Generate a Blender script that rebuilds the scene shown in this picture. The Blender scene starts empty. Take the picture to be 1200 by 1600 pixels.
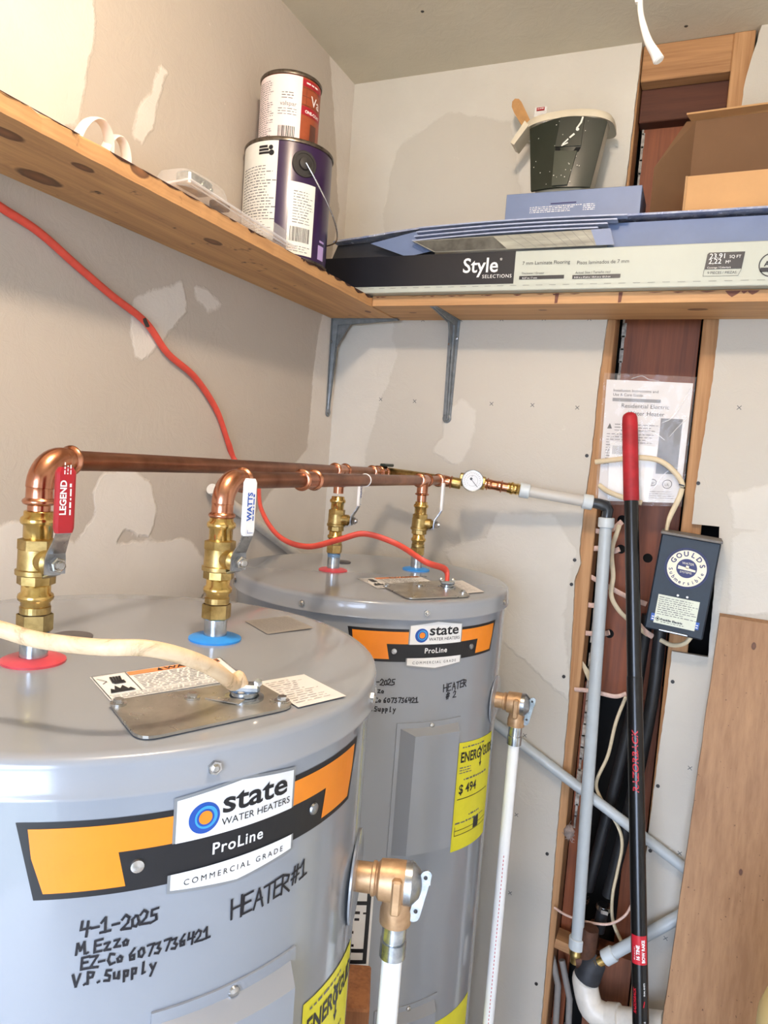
import bpy, math, random
import numpy as np
from mathutils import Vector, Matrix
random.seed(7); rng = np.random.RandomState(5)
PI = math.pi
S = bpy.context.scene
COL = S.collection

# ------------------------------------------------------------------ camera
YAW, PITCH, ROLL, FPX, EYE = .4028, -.0792, .0753, 1130., 1.5
_f = Vector((-math.sin(YAW)*math.cos(PITCH), math.cos(YAW)*math.cos(PITCH), math.sin(PITCH)))
_r0 = Vector((math.cos(YAW), math.sin(YAW), 0)); _u0 = _r0.cross(_f)
_r = math.cos(ROLL)*_r0 + math.sin(ROLL)*_u0; _u = -math.sin(ROLL)*_r0 + math.cos(ROLL)*_u0
cd = bpy.data.cameras.new('camera'); cam = bpy.data.objects.new('camera', cd); COL.objects.link(cam)
cam.matrix_world = Matrix(((_r.x, _u.x, -_f.x, 0), (_r.y, _u.y, -_f.y, 0), (_r.z, _u.z, -_f.z, EYE), (0, 0, 0, 1)))
cd.sensor_fit = 'HORIZONTAL'; cd.sensor_width = 36; cd.lens = 36*FPX/1200; cd.clip_start = .02
S.camera = cam

# ------------------------------------------------------------------ world, lights, exposure
W = bpy.data.worlds.new('world'); S.world = W; W.use_nodes = True
W.node_tree.nodes['Background'].inputs[0].default_value = (.63, .75, 1, 1)
W.node_tree.nodes['Background'].inputs[1].default_value = 12.5

def lamp(name, kind, loc, energy, color, **k):
    l = bpy.data.lights.new(name, kind); l.energy = energy; l.color = color
    for a, b in k.items(): setattr(l, a, b)
    o = bpy.data.objects.new(name, l); COL.objects.link(o); o.location = loc
    return o
BULB = (-.22, .45, 2.33)
lamp('ceiling_bulb_light', 'POINT', BULB, 22, (1, .815, .65), shadow_soft_size=.045)
# open doorway behind the camera: a portal that guides the sky light, and the sun on the ground outside (it never enters)
dl = lamp('doorway_portal', 'AREA', (-.05, -1.36, 1.015), 1, (1, 1, 1), shape='RECTANGLE', size=1.0, size_y=2.03)
dl.rotation_euler = Vector((0, -1, 0)).to_track_quat('Z', 'Y').to_euler(); dl.data.cycles.is_portal = True
sn = lamp('sun', 'SUN', (0, -5, 5), 7, (1, .95, .86), angle=.01)
sn.rotation_euler = Vector((-.6, .35, .8)).to_track_quat('Z', 'Y').to_euler()
S.view_settings.view_transform = 'Standard'; S.view_settings.look = 'None'
S.view_settings.gamma = 1; S.view_settings.use_curve_mapping = False
S.view_settings.exposure = .5

# ------------------------------------------------------------------ helpers: photograph ray to a point on a real plane
def ray(u, v): return _f + _r*((u-600)/FPX) - _u*((v-800)/FPX)
def ay(u, v, Y): d = ray(u, v); p = d*(Y/d.y); return Vector((p.x, Y, p.z+EYE))
def ax(u, v, X): d = ray(u, v); p = d*(X/d.x); return Vector((X, p.y, p.z+EYE))
def az(u, v, Z): d = ray(u, v); p = d*((Z-EYE)/d.z); return Vector((p.x, p.y, Z))
def V(*a): return Vector(a)

# ------------------------------------------------------------------ materials
def hexc(h):
    c = [int(h[i:i+2], 16)/255 for i in (0, 2, 4)]
    return tuple((x/12.92 if x < .04045 else ((x+.055)/1.055)**2.4) for x in c)+(1,)
class Nodes:
    def __init__(s, name):
        s.m = bpy.data.materials.new(name); s.m.use_nodes = True; s.t = s.m.node_tree
        s.b = s.t.nodes['Principled BSDF']
    def n(s, ty, **k):
        x = s.t.nodes.new(ty)
        for a, b in k.items(): setattr(x, a, b)
        return x
    def l(s, a, b): s.t.links.new(a, b)
    def pos(s): return s.n('ShaderNodeNewGeometry').outputs['Position']
    def mapped(s, sc=(1, 1, 1)):
        m = s.n('ShaderNodeMapping'); m.inputs['Scale'].default_value = sc
        s.l(s.pos(), m.inputs[0]); return m.outputs[0]
    def noise(s, scale, detail=4, rough=.55, sc=(1, 1, 1), dist=0):
        x = s.n('ShaderNodeTexNoise'); x.inputs['Scale'].default_value = scale; x.inputs['Detail'].default_value = detail
        x.inputs['Roughness'].default_value = rough; x.inputs['Distortion'].default_value = dist
        s.l(s.mapped(sc), x.inputs['Vector']); return x.outputs['Fac']
    def ramp(s, fac, stops):
        r = s.n('ShaderNodeValToRGB'); e = r.color_ramp.elements
        e[0].position, e[0].color = stops[0]; e[1].position, e[1].color = stops[-1]
        for p, c in stops[1:-1]: q = e.new(p); q.color = c
        s.l(fac, r.inputs[0]); return r.outputs[0]
    def math(s, op, a, b=0., clamp=False):
        x = s.n('ShaderNodeMath', operation=op); x.use_clamp = clamp
        for i, q in enumerate((a, b)):
            if isinstance(q, (int, float)): x.inputs[i].default_value = q
            else: s.l(q, x.inputs[i])
        return x.outputs[0]
    def mix(s, fac, a, b):
        x = s.n('ShaderNodeMix', data_type='RGBA')
        for i, q in ((0, fac), (6, a), (7, b)):
            if isinstance(q, (int, float, tuple)): x.inputs[i].default_value = q
            else: s.l(q, x.inputs[i])
        return x.outputs[2]
    def bump(s, h, strength=.3, dist=.002):
        x = s.n('ShaderNodeBump'); x.inputs['Strength'].default_value = strength; x.inputs['Distance'].default_value = dist
        s.l(h, x.inputs['Height']); s.l(x.outputs[0], s.b.inputs['Normal'])
    def set(s, **k):
        for a, b in k.items():
            a = a.replace('_', ' ')
            if isinstance(b, (int, float, tuple)): s.b.inputs[a].default_value = b
            else: s.l(b, s.b.inputs[a])
        return s
_mc = {}
def flat(name, h, rough=.5, metal=0., var=.12, nscale=40, bump=0., coat=0., sc=(1, 1, 1)):
    if name in _mc: return _mc[name]
    s = Nodes(name); c = hexc(h); d = tuple(x*(1-var) for x in c[:3])+(1,); e = tuple(min(1, x*(1+var)) for x in c[:3])+(1,)
    nz = s.noise(nscale, 4, .6, sc)
    s.set(Base_Color=s.ramp(nz, [(.3, d), (.7, e)]), Roughness=rough, Metallic=metal)
    if coat: s.set(Coat_Weight=coat, Coat_Roughness=.06)
    if bump: s.bump(nz, bump, .001)
    _mc[name] = s.m; return s.m
def metal(name, h, rough, h2=None, nscale=30, lo=.35, hi=.65, bump=.0, rv=.15, met=1.):
    if name in _mc: return _mc[name]
    s = Nodes(name); nz = s.noise(nscale, 6, .62, dist=.4)
    s.set(Base_Color=s.ramp(nz, [(lo, hexc(h)), (hi, hexc(h2 or h))]), Metallic=met)
    s.set(Roughness=s.math('ADD', s.math('MULTIPLY', s.noise(nscale*2.3), rv), rough-rv*.5, True))
    if bump: s.bump(nz, bump, .0006)
    _mc[name] = s.m; return s.m
def wood(name, light, dark, axis, knots=(), rough=.7, scale=1., stain=None, paint=None, coat=0, contrast=1.):
    """axis: grain direction 0,1,2; knots: (x, y, z, radius); all in the timber's own place"""
    s = Nodes(name); sc = [22.*scale]*3; sc[axis] = 1.6*scale
    n1 = s.noise(1.6, 5, .6, tuple(sc), .35); sc2 = [160.*scale]*3; sc2[axis] = 4.*scale
    n2 = s.noise(1.2, 3, .6, tuple(sc2))
    g = s.math('ADD', s.math('MULTIPLY', n1, .75*contrast), s.math('MULTIPLY', n2, .35))
    col = s.ramp(g, [(.36, hexc(dark)), (.5, tuple((a+b)/2 for a, b in zip(hexc(dark), hexc(light)))), (.66, hexc(light))])
    for (x, y, z, r) in knots:
        m = s.n('ShaderNodeMapping', vector_type='TEXTURE'); m.inputs['Location'].default_value = (x, y, z)
        q = [r]*3; q[axis] = r*1.9; m.inputs['Scale'].default_value = q
        s.l(s.pos(), m.inputs[0]); ln = s.n('ShaderNodeVectorMath', operation='LENGTH'); s.l(m.outputs[0], ln.inputs[0])
        d = s.math('ADD', ln.outputs['Value'], s.math('MULTIPLY', s.noise(70, 3), .25))
        f = s.math('MULTIPLY', s.math('SUBTRACT', 1.05, d, True), 6, True)
        ring = s.math('MULTIPLY', s.math('SUBTRACT', 1.0, s.math('DIVIDE', d, 3.2), True), s.math('ADD', s.math('MULTIPLY', s.math('SINE', s.math('MULTIPLY', d, 16)), .22), .3))
        col = s.mix(s.math('MULTIPLY', ring, .8), col, hexc(dark))
        col = s.mix(s.math('MULTIPLY', f, .8), col, s.ramp(d, [(.15, hexc('7a4a30')), (.8, hexc('452418'))]))
    if stain:
        f = s.math('MULTIPLY', s.math('SUBTRACT', s.noise(*stain[1:3]), stain[3], True), 14, True)
        col = s.mix(s.math('MULTIPLY', f, .9), col, hexc(stain[0]))
    s.set(Base_Color=col, Roughness=rough)
    if coat: s.set(Coat_Weight=coat)
    s.bump(n2, .25, .0008)
    return s.m
def clear(name, tint='ffffff', rough=.05, alpha=.25, ior=1.45, nscale=20, bump=.6):
    s = Nodes(name); s.set(Base_Color=hexc(tint), Roughness=rough, Alpha=alpha, Specular_IOR_Level=.9)
    if bump: s.bump(s.noise(nscale, 3, .6, dist=.8), bump, .004)
    s.m.blend_method = 'HASHED' if hasattr(s.m, 'blend_method') else None
    return s.m

M = {}
M['heater'] = flat('grey_enamel', '90959c', .22, 0, .03, 4, coat=.5)
M['heater_top'] = flat('grey_enamel_top', '90959c', .22, 0, .04, 5, coat=.35)
M['galv'] = metal('galvanised_plate', 'bdb8ac', .3, '8d897f', 26, .3, .75, .1, .2, .7)
M['zinc'] = metal('zinc_steel', 'd3d9de', .24, '9aa3ab', 60, met=.95)
M['steel'] = metal('screw_steel', 'd8d8d6', .25, 'a8a8a6', 80)
M['bolt'] = metal('dull_steel', 'b9bcc0', .3, '8d9196', 60)
M['brass'] = metal('polished_brass', 'ecd08a', .2, 'c19a50', 45, rv=.12, bump=.1)
M['brassrough'] = metal('cast_brass', 'cdb378', .38, '98804c', 50, rv=.15, bump=.35)
M['bronze'] = metal('cast_bronze', 'c9a680', .46, 'a98662', 45, rv=.12, bump=.25, met=.6)
M['copper'] = metal('tarnished_copper_pipe', 'a87356', .32, '7d5038', 18, .35, .7, .05, .15)
M['copperb'] = metal('bright_copper_fitting', 'd9a083', .24, 'b06f50', 30, .3, .7, .12, .12)
M['pipewhite'] = flat('white_cpvc', 'eceeee', .32, 0, .03, 10)
M['pvcdirty'] = flat('white_pvc_dirty', 'd8d2c6', .4, 0, .16, 18)
M['pex'] = flat('translucent_grey_pex', 'b9c0c2', .35, 0, .05, 20)
M['pexring'] = flat('pex_ring', 'c9d0d1', .4, 0, .04, 20)
M['darkfit'] = flat('dark_plastic_elbow', '2e3236', .25, 0, .2, 60)
M['black'] = flat('black_print', '14151a', .45, 0, .05)
M['hose'] = flat('black_poly_pipe', '1c1d1f', .5, 0, .25, 30)
M['blackshaft'] = flat('black_fibreglass', '08090b', .3, 0, .12, 200, coat=.1)
M['white'] = flat('white_print', 'ececea', .5, 0, .03)
M['paper'] = flat('white_paper', 'd9d6d4', .6, 0, .03, 15)
M['grey'] = flat('silver_border', '8f9294', .35, .3, .03)
M['orange'] = flat('orange_print', 'f08c1e', .4, 0, .03)
M['orange_warn'] = flat('orange_warning_print', 'e9935a', .5, 0, .04)
M['blue'] = flat('blue_print', '1b4fa8', .4, 0, .05)
M['bluelt'] = flat('light_blue_print', '3fa0dc', .4, 0, .05)
M['yellow'] = flat('yellow_label', 'e3dc2c', .5, 0, .04)
M['greylabel'] = flat('grey_rating_label', '8d8984', .45, 0, .05)
M['greyprint'] = flat('grey_print', '6a6a6a', .6, 0, .1)
M['ink'] = flat('marker_ink', '10101a', .5, 0, .05)
M['redgasket'] = flat('red_gasket', 'd04a55', .35, 0, .14, 40)
M['bluegasket'] = flat('blue_gasket', '2f8fe0', .4, 0, .06, 60)
M['redgrip'] = flat('red_vinyl_grip', 'a5121f', .35, 0, .08, 60, coat=.2)
M['whitegrip'] = flat('white_vinyl_grip', 'e6e6e4', .35, 0, .03)
M['redrake'] = flat('red_rubber_grip', 'a81c26', .6, 0, .32, 24)
M['redprint'] = flat('red_print', 'c3202f', .4, 0, .08)
M['cablered'] = flat('red_orange_cable', 'd9503f', .42, 0, .08, 60)
M['cablewhite'] = None
M['cablecream'] = flat('cream_cable', 'd3c3a2', .5, 0, .08, 50)
M['cablepink'] = flat('pink_printed_cable', 'd8b8a8', .55, 0, .16, 110)
M['cord'] = flat('white_cord', 'e2d8ca', .6, 0, .04)
M['rubber'] = flat('black_rubber', '2a2c31', .6, 0, .35, 40, bump=.2)
M['bracket'] = metal('grey_painted_bracket', '84898b', .42, '6a6f72', 40, met=.3, bump=.1)
M['darkhole'] = flat('dark_void', '0b0a09', .9, 0, .2)  # near-black colour standing in for unlit depth
M['ctl'] = flat('navy_painted_steel', '0e1e2c', .5, 0, .25, 40, coat=.0, bump=.06)
M['ctltop'] = flat('dusty_box_top', '6e6a66', .7, 0, .2, 60)
M['cream'] = flat('cream_sticker', 'e6dfc6', .5, 0, .05)
M['navy'] = flat('navy_print', '26285e', .5, 0, .05)
M['boxlabel'] = flat('pale_green_label', 'd3d7c4', .5, 0, .05)
M['cardblue'] = flat('blue_coated_cardboard', '7282a4', .45, 0, .07, 12)
M['cardedge'] = flat('cardboard_blue_edge', 'a3adc8', .45, 0, .1, 90)
M['cardsheen'] = metal('glossy_blue_edge', 'ccd4ec', .25, '8d9cc8', 40, met=.35)
M['darkcard'] = flat('charcoal_print_card', '34353a', .45, 0, .25, 14)
M['flooringbox'] = flat('pale_box_print', 'b8bdb2', .5, 0, .03, 8)
M['boxblack'] = flat('box_black_print', '17181f', .4, 0, .05)
M['cardboard'] = flat('brown_cardboard', 'c79a68', .7, 0, .06, 12)
M['cardedgeb'] = flat('cardboard_edge', 'b08a60', .75, 0, .1, 80)
M['cardin'] = flat('cardboard_inside', '7a5a3e', .8, 0, .06, 12)
M['bucketgreen'] = flat('dark_green_plastic', '1d241b', .3, 0, .15, 25, coat=.1)
M['bucketcream'] = flat('cream_plastic', 'cfc5ae', .5, 0, .05, 20)
M['splash'] = flat('paint_splash', 'dcdcd2', .5, 0, .05)
M['brushwood'] = flat('brush_handle_wood', 'b98a54', .5, 0, .12, 60)
M['canrim'] = metal('can_rim_metal', '8a8178', .35, '5c544c', 60)
M['purple'] = flat('purple_can_print', '2e1640', .28, 0, .06, 10, coat=.3)
M['canwhite'] = flat('can_label_white', 'e6e4da', .45, 0, .04, 30)
M['canpink'] = flat('can_label_pink', 'ecdcd8', .45, 0, .02, 30)
M['canbrown'] = flat('can_label_brown', '9a4a2a', .4, 0, .2, 40)
M['canred'] = flat('can_label_red', 'a01826', .4, 0, .05)
M['candark'] = flat('can_label_dark', '5b3326', .4, 0, .1)
M['lilac'] = flat('lilac_print', 'b7a0d2', .5, 0, .03)
M['lidpaint'] = flat('dried_paint_rim', 'd9d4c4', .6, 0, .1, 90)
M['whiteplastic'] = flat('white_plastic_strap', 'efe6da', .4, 0, .02)
M['clear'] = clear('clear_plastic', 'f3f3f3', .08, .22)
M['clearedge'] = clear('clear_plastic_edge', 'ffffff', .08, .3, bump=.3)
M['bag'] = clear('clear_bag', 'ffffff', .05, .09, nscale=9, bump=.8)
M['hardware'] = metal('zinc_hardware', 'b9bdb6', .35, '8b9088', 60)
M['knobdark'] = flat('dark_hardware', '2d2a28', .5, 0, .2)
M['fluff'] = flat('dirty_insulation', '9b8b82', .9, 0, .3, 120)
M['yellowplastic'] = flat('pale_yellow_plastic', 'cdbb86', .5, 0, .05, 8)
M['rust'] = flat('rusty_brown_fitting', '5c3d2e', .6, .4, .3, 60)
M['gauge'] = flat('gauge_dial', 'dfe2e4', .4, 0, .02)
M['valvegreen'] = flat('dark_green_handle', '27352f', .4, 0, .1)
M['plasterstrip'] = flat('plaster_keys', 'a9a39a', .9, 0, .5, 90, bump=.8)
M['bwphoto'] = flat('grey_photo_print', '77777a', .6, 0, .25, 25)
M['floor'] = flat('concrete_floor', 'cdc8c0', .85, 0, .08, 12)
M['paintwall'] = flat('plain_plaster', 'f2efe9', .85, 0, .02, 6)
M['aluminium'] = metal('gauge_case', 'c9ccd0', .2, 'a9adb1', 80)
s = Nodes('dirty_cream_cable'); nz = s.noise(38, 5, .7, dist=.6)
s.set(Base_Color=s.ramp(nz, [(.30, hexc('8d7450')), (.44, hexc('d9bd98')), (.6, hexc('e3cba9'))]), Roughness=.5); M['cablewhite'] = s.m

def drywall(name, paper, comp, wear=.0):
    s = Nodes(name); a = s.n('ShaderNodeAttribute', attribute_name='comp')
    nz = s.noise(14, 6, .68, dist=.3); fine = s.noise(60, 4, .6)
    d = s.math('ADD', a.outputs['Fac'], s.math('MULTIPLY', s.math('SUBTRACT', nz, .5), .035))
    f = s.math('MULTIPLY', s.math('ADD', d, .002), 160, True)
    f = s.math('MULTIPLY', f, s.math('ADD', .62, s.math('MULTIPLY', s.noise(5, 4, .6), .6), True))
    big = s.noise(2.2, 3, .5)
    p = s.ramp(big, [(.3, tuple(x*.93 for x in hexc(paper)[:3])+(1,)), (.7, hexc(paper))])
    c = s.ramp(s.noise(7, 5, .6), [(.3, tuple(x*.93 for x in hexc(comp)[:3])+(1,)), (.7, hexc(comp))])
    col = s.mix(f, p, c)
    # small random dabs and nicks
    v = s.math('MULTIPLY', s.math('SUBTRACT', s.noise(26, 5, .75, dist=.7), .69), 30, True)
    col = s.mix(s.math('MULTIPLY', v, .55), col, hexc(comp))
    s.set(Base_Color=col, Roughness=.82)
    s.bump(s.math('ADD', s.math('MULTIPLY', f, .8), s.math('MULTIPLY', s.noise(22, 6, .75, dist=1.), .8)), .6, .003)
    return s.m
M['wall_left'] = drywall('taped_drywall_left', 'c0b5a7', 'e0d8cd')
M['wall_back'] = drywall('taped_drywall_back', 'c9c3b7', 'd4cfc4')
M['ceiling'] = drywall('taped_ceiling', 'cac1a9', 'd5ccb6')

# ------------------------------------------------------------------ mesh helpers (points are in world space, baked relative to their thing's base)
class MB:
    def __init__(s): s.v = []; s.f = []; s.mi = []; s.cur = 0
    def add(s, vs, fs):
        o = len(s.v); s.v += [tuple(p) for p in vs]; s.f += [tuple(i+o for i in f) for f in fs]; s.mi += [s.cur]*len(fs); return s
    def box(s, c, size, R=None, bev=0.):
        c = Vector(c); hx, hy, hz = [q/2 for q in size]; b = min(bev, hx*.9, hy*.9, hz*.9)
        if b <= 0:
            P = [V(x, y, z) for x in (-hx, hx) for y in (-hy, hy) for z in (-hz, hz)]
            F = [(0, 1, 3, 2), (4, 6, 7, 5), (0, 4, 5, 1), (2, 3, 7, 6), (0, 2, 6, 4), (1, 5, 7, 3)]
        else:
            P = []; idx = {}
            for sx in (-1, 1):
                for sy in (-1, 1):
                    for sz in (-1, 1):
                        for a in range(3):
                            q = [sx*(hx-b), sy*(hy-b), sz*(hz-b)]; q[a] = (sx*hx, sy*hy, sz*hz)[a]
                            idx[(sx, sy, sz, a)] = len(P); P.append(V(*q))
            I = lambda *k: idx[k]
            F = []
            for a in range(3):
                o = [i for i in range(3) if i != a]
                for sg in (-1, 1):
                    q = []
                    for (p, r) in ((-1, -1), (1, -1), (1, 1), (-1, 1)):
                        k = [0, 0, 0]; k[a] = sg; k[o[0]] = p; k[o[1]] = r; q.append(I(*k, a))
                    F.append(tuple(q))
            for a in range(3):
                o = [i for i in range(3) if i != a]
                for p in (-1, 1):
                    for r in (-1, 1):
                        k1 = [0, 0, 0]; k2 = [0, 0, 0]; k1[a] = -1; k2[a] = 1; k1[o[0]] = k2[o[0]] = p; k1[o[1]] = k2[o[1]] = r
                        F.append((I(*k1, o[0]), I(*k2, o[0]), I(*k2, o[1]), I(*k1, o[1])))
            for sx in (-1, 1):
                for sy in (-1, 1):
                    for sz in (-1, 1): F.append((I(sx, sy, sz, 0), I(sx, sy, sz, 1), I(sx, sy, sz, 2)))
        if R is not None: P = [R @ p for p in P]
        return s.add([p+c for p in P], F)
    def loft(s, rings, cap=True, closed=False):
        n = len(rings[0]); vs = [p for r in rings for p in r]; fs = []
        m = len(rings)
        for i in range(m if closed else m-1):
            j = (i+1) % m
            for k in range(n): fs.append((i*n+k, i*n+(k+1) % n, j*n+(k+1) % n, j*n+k))
        if cap and not closed: fs += [tuple(range(n))[::-1], tuple((m-1)*n+k for k in range(n))]
        return s.add(vs, fs)
    def lathe(s, prof, base, axis=(0, 0, 1), n=28, cap=True):
        """prof: (radius, height along axis)"""
        a = Vector(axis).normalized(); x = a.orthogonal().normalized(); y = a.cross(x); base = Vector(base)
        return s.loft([[base+a*h+(x*math.cos(2*PI*k/n)+y*math.sin(2*PI*k/n))*max(r, 1e-5) for k in range(n)] for r, h in prof], cap)
    def tube(s, pts, r, n=14, smooth=0, flat=None, closed=False, cap=True):
        """r: number or (rx, ry) ; flat: direction of the wide axis"""
        P = [Vector(p) for p in pts]
        if smooth: P = spline(P, smooth, closed)
        rx, ry = (r, r) if isinstance(r, (int, float)) else r
        m = len(P); T = []
        for i in range(m):
            a = P[(i-1) % m] if (closed or i) else P[0]; b = P[(i+1) % m] if (closed or i < m-1) else P[-1]
            T.append((b-a).normalized())
        up = (Vector(flat) if flat else T[0].orthogonal()).normalized(); rings = []
        for i in range(m):
            if flat: up = Vector(flat)
            up = (up-T[i]*up.dot(T[i])).normalized(); w = T[i].cross(up)
            rings.append([P[i]+up*rx*math.cos(2*PI*k/n)+w*ry*math.sin(2*PI*k/n) for k in range(n)])
        return s.loft(rings, cap, closed)
    def sweep(s, pts, radii, n=16):
        P = [Vector(p) for p in pts]; m = len(P); up = None; rings = []
        for i in range(m):
            t = (P[min(i+1, m-1)]-P[max(i-1, 0)]).normalized()
            if up is None: up = t.orthogonal()
            up = (up-t*up.dot(t)).normalized(); w = t.cross(up)
            rings.append([P[i]+(up*math.cos(2*PI*k/n)+w*math.sin(2*PI*k/n))*radii[i] for k in range(n)])
        return s.loft(rings)
    def prism(s, poly, th):
        """poly: 3D points of a planar outline, th: thickness vector"""
        n = len(poly); th = Vector(th); P = [Vector(p) for p in poly]
        return s.add(P+[p+th for p in P], [tuple(range(n))[::-1], tuple(range(n, 2*n))]+[(i, (i+1) % n, n+(i+1) % n, n+i) for i in range(n)])
    def quad(s, a, b, c, d): return s.add([a, b, c, d], [(0, 1, 2, 3)])
    def grid(s, f, nu, nv):
        vs = [f(i/nu, j/nv) for j in range(nv+1) for i in range(nu+1)]
        return s.add(vs, [(j*(nu+1)+i, j*(nu+1)+i+1, (j+1)*(nu+1)+i+1, (j+1)*(nu+1)+i) for j in range(nv) for i in range(nu)])

def spline(P, k, closed=False):
    out = []; n = len(P)
    for i in range(n if closed else n-1):
        p0 = P[(i-1) % n] if (closed or i) else P[0]*2-P[1]; p1 = P[i]; p2 = P[(i+1) % n]; p3 = P[(i+2) % n] if (closed or i < n-2) else P[-1]*2-P[-2]
        for j in range(k):
            t = j/k
            out.append(.5*((2*p1)+(p2-p0)*t+(2*p0-5*p1+4*p2-p3)*t*t+(3*p1-p0-3*p2+p3)*t**3))
    if not closed: out.append(P[-1])
    return out

def worldloc(o):
    p = Vector((0, 0, 0))
    while o is not None: p += Vector(o.location); o = o.parent
    return p
def obj(name, mb, mats, parent=None, smooth=True, base=None, ang=35, kind=None):
    if not isinstance(mats, (list, tuple)): mats = [mats]
    me = bpy.data.meshes.new(name)
    if parent is not None: L = worldloc(parent)
    elif base is not None: L = Vector(base)
    else:
        a = np.array(mb.v); L = Vector(((a[:, 0].min()+a[:, 0].max())/2, (a[:, 1].min()+a[:, 1].max())/2, a[:, 2].min()))
    me.from_pydata([(x-L.x, y-L.y, z-L.z) for x, y, z in mb.v], [], mb.f)
    for m in mats: me.materials.append(m)
    if len(mats) > 1: me.polygons.foreach_set('material_index', mb.mi)
    if smooth:
        me.polygons.foreach_set('use_smooth', [True]*len(me.polygons))
        try: me.set_sharp_from_angle(angle=math.radians(ang))
        except Exception: pass
    me.update()
    o = bpy.data.objects.new(name, me); COL.objects.link(o)
    if parent is not None: o.parent = parent
    else: o.location = L
    if kind: o['kind'] = kind
    return o
def tag(o, label, cat, group=None):
    o['label'] = label; o['category'] = cat
    if group: o['group'] = group
    return o
def thing(name, base, label, cat, group=None):
    o = bpy.data.objects.new(name, None); COL.objects.link(o); o.location = base; o.empty_display_size = .05
    return tag(o, label, cat, group)
def struct(name, mb, m, **k): return obj(name, mb, m, kind='structure', **k)
def sempty(name, base=(0, 0, 0)):
    o = bpy.data.objects.new(name, None); COL.objects.link(o); o.location = base; o['kind'] = 'structure'; return o

# ---- flat print: text, strokes, rows of fine print, mapped by a function (u, v) metres -> world point
_tc = {}
def textgeo(s, size, align='LEFT', bold=0., shear=0., sx=1., space=1.):
    k = (s, size, align, bold, shear, sx, space)
    if k not in _tc:
        c = bpy.data.curves.new('lettering', 'FONT'); c.body = s; c.size = size; c.align_x = align; c.offset = bold; c.shear = shear
        c.space_character = space; c.resolution_u = 3; c.fill_mode = 'FRONT'
        o = bpy.data.objects.new('lettering', c); me = o.to_mesh()
        _tc[k] = ([(v.co.x*sx, v.co.y) for v in me.vertices], [tuple(p.vertices) for p in me.polygons])
        o.to_mesh_clear(); bpy.data.objects.remove(o); bpy.data.curves.remove(c)
    return _tc[k]
def text(mb, fn, s, u, v, size, **k):
    vs, fs = textgeo(s, size, **k); return mb.add([fn(u+a, v+b) for a, b in vs], fs)
def plane_fn(o, U, Vv, off=0.):
    o = Vector(o); U = Vector(U).normalized(); Vv = Vector(Vv).normalized(); N = U.cross(Vv)
    return lambda u, v: o+U*u+Vv*v+N*off
def rect(mb, fn, u0, v0, u1, v1, n=1):
    return mb.grid(lambda a, b: fn(u0+(u1-u0)*a, v0+(v1-v0)*b), n, 1)
def polyf(mb, fn, pts): return mb.add([fn(*p) for p in pts], [tuple(range(len(pts)))])
def quadf(mb, fn, tl, tr, br, bl, n=12):
    """four corners in (u, v), subdivided along u so it can wrap a curve"""
    def g(a, b):
        t = (tl[0]+(tr[0]-tl[0])*a, tl[1]+(tr[1]-tl[1])*a); q = (bl[0]+(br[0]-bl[0])*a, bl[1]+(br[1]-bl[1])*a)
        return fn(q[0]+(t[0]-q[0])*b, q[1]+(t[1]-q[1])*b)
    return mb.grid(g, n, 1)
def disc(mb, fn, u, v, r, n=28, r0=0.):
    if r0 <= 0: return mb.add([fn(u+r*math.cos(2*PI*k/n), v+r*math.sin(2*PI*k/n)) for k in range(n)], [tuple(range(n))])
    return mb.add([fn(u+q*math.cos(2*PI*k/n), v+q*math.sin(2*PI*k/n)) for q in (r0, r) for k in range(n)], [(k, (k+1) % n, n+(k+1) % n, n+k) for k in range(n)])
def stroke(mb, fn, pts, w):
    for (a, b), (c, d) in zip(pts, pts[1:]):
        L = math.hypot(c-a, d-b) or 1e-6; ex, ey = (c-a)/L*w*.45, (d-b)/L*w*.45; nx, ny = -(d-b)/L*w*.5, (c-a)/L*w*.5
        mb.add([fn(a-ex+nx, b-ey+ny), fn(a-ex-nx, b-ey-ny), fn(c+ex-nx, d+ey-ny), fn(c+ex+nx, d+ey+ny)], [(0, 1, 2, 3)])
def fine(mb, fn, u0, v0, u1, v1, rows, h=.45, fill=.85, rnd=random.Random(3)):
    """rows of unreadably small print as short bars"""
    dv = (v1-v0)/rows
    for i in range(rows):
        u = u0; end = u0+(u1-u0)*(fill+rnd.uniform(-.25, .1)); y = v0+dv*(i+.3)
        while u < end:
            w = rnd.uniform(.5, 2.2)*abs(dv); w = min(w, end-u)
            if w <= 0: break
            rect(mb, fn, u, y, u+w, y+dv*h*rnd.uniform(.7, 1.1)); u += w+abs(dv)*.45
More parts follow.
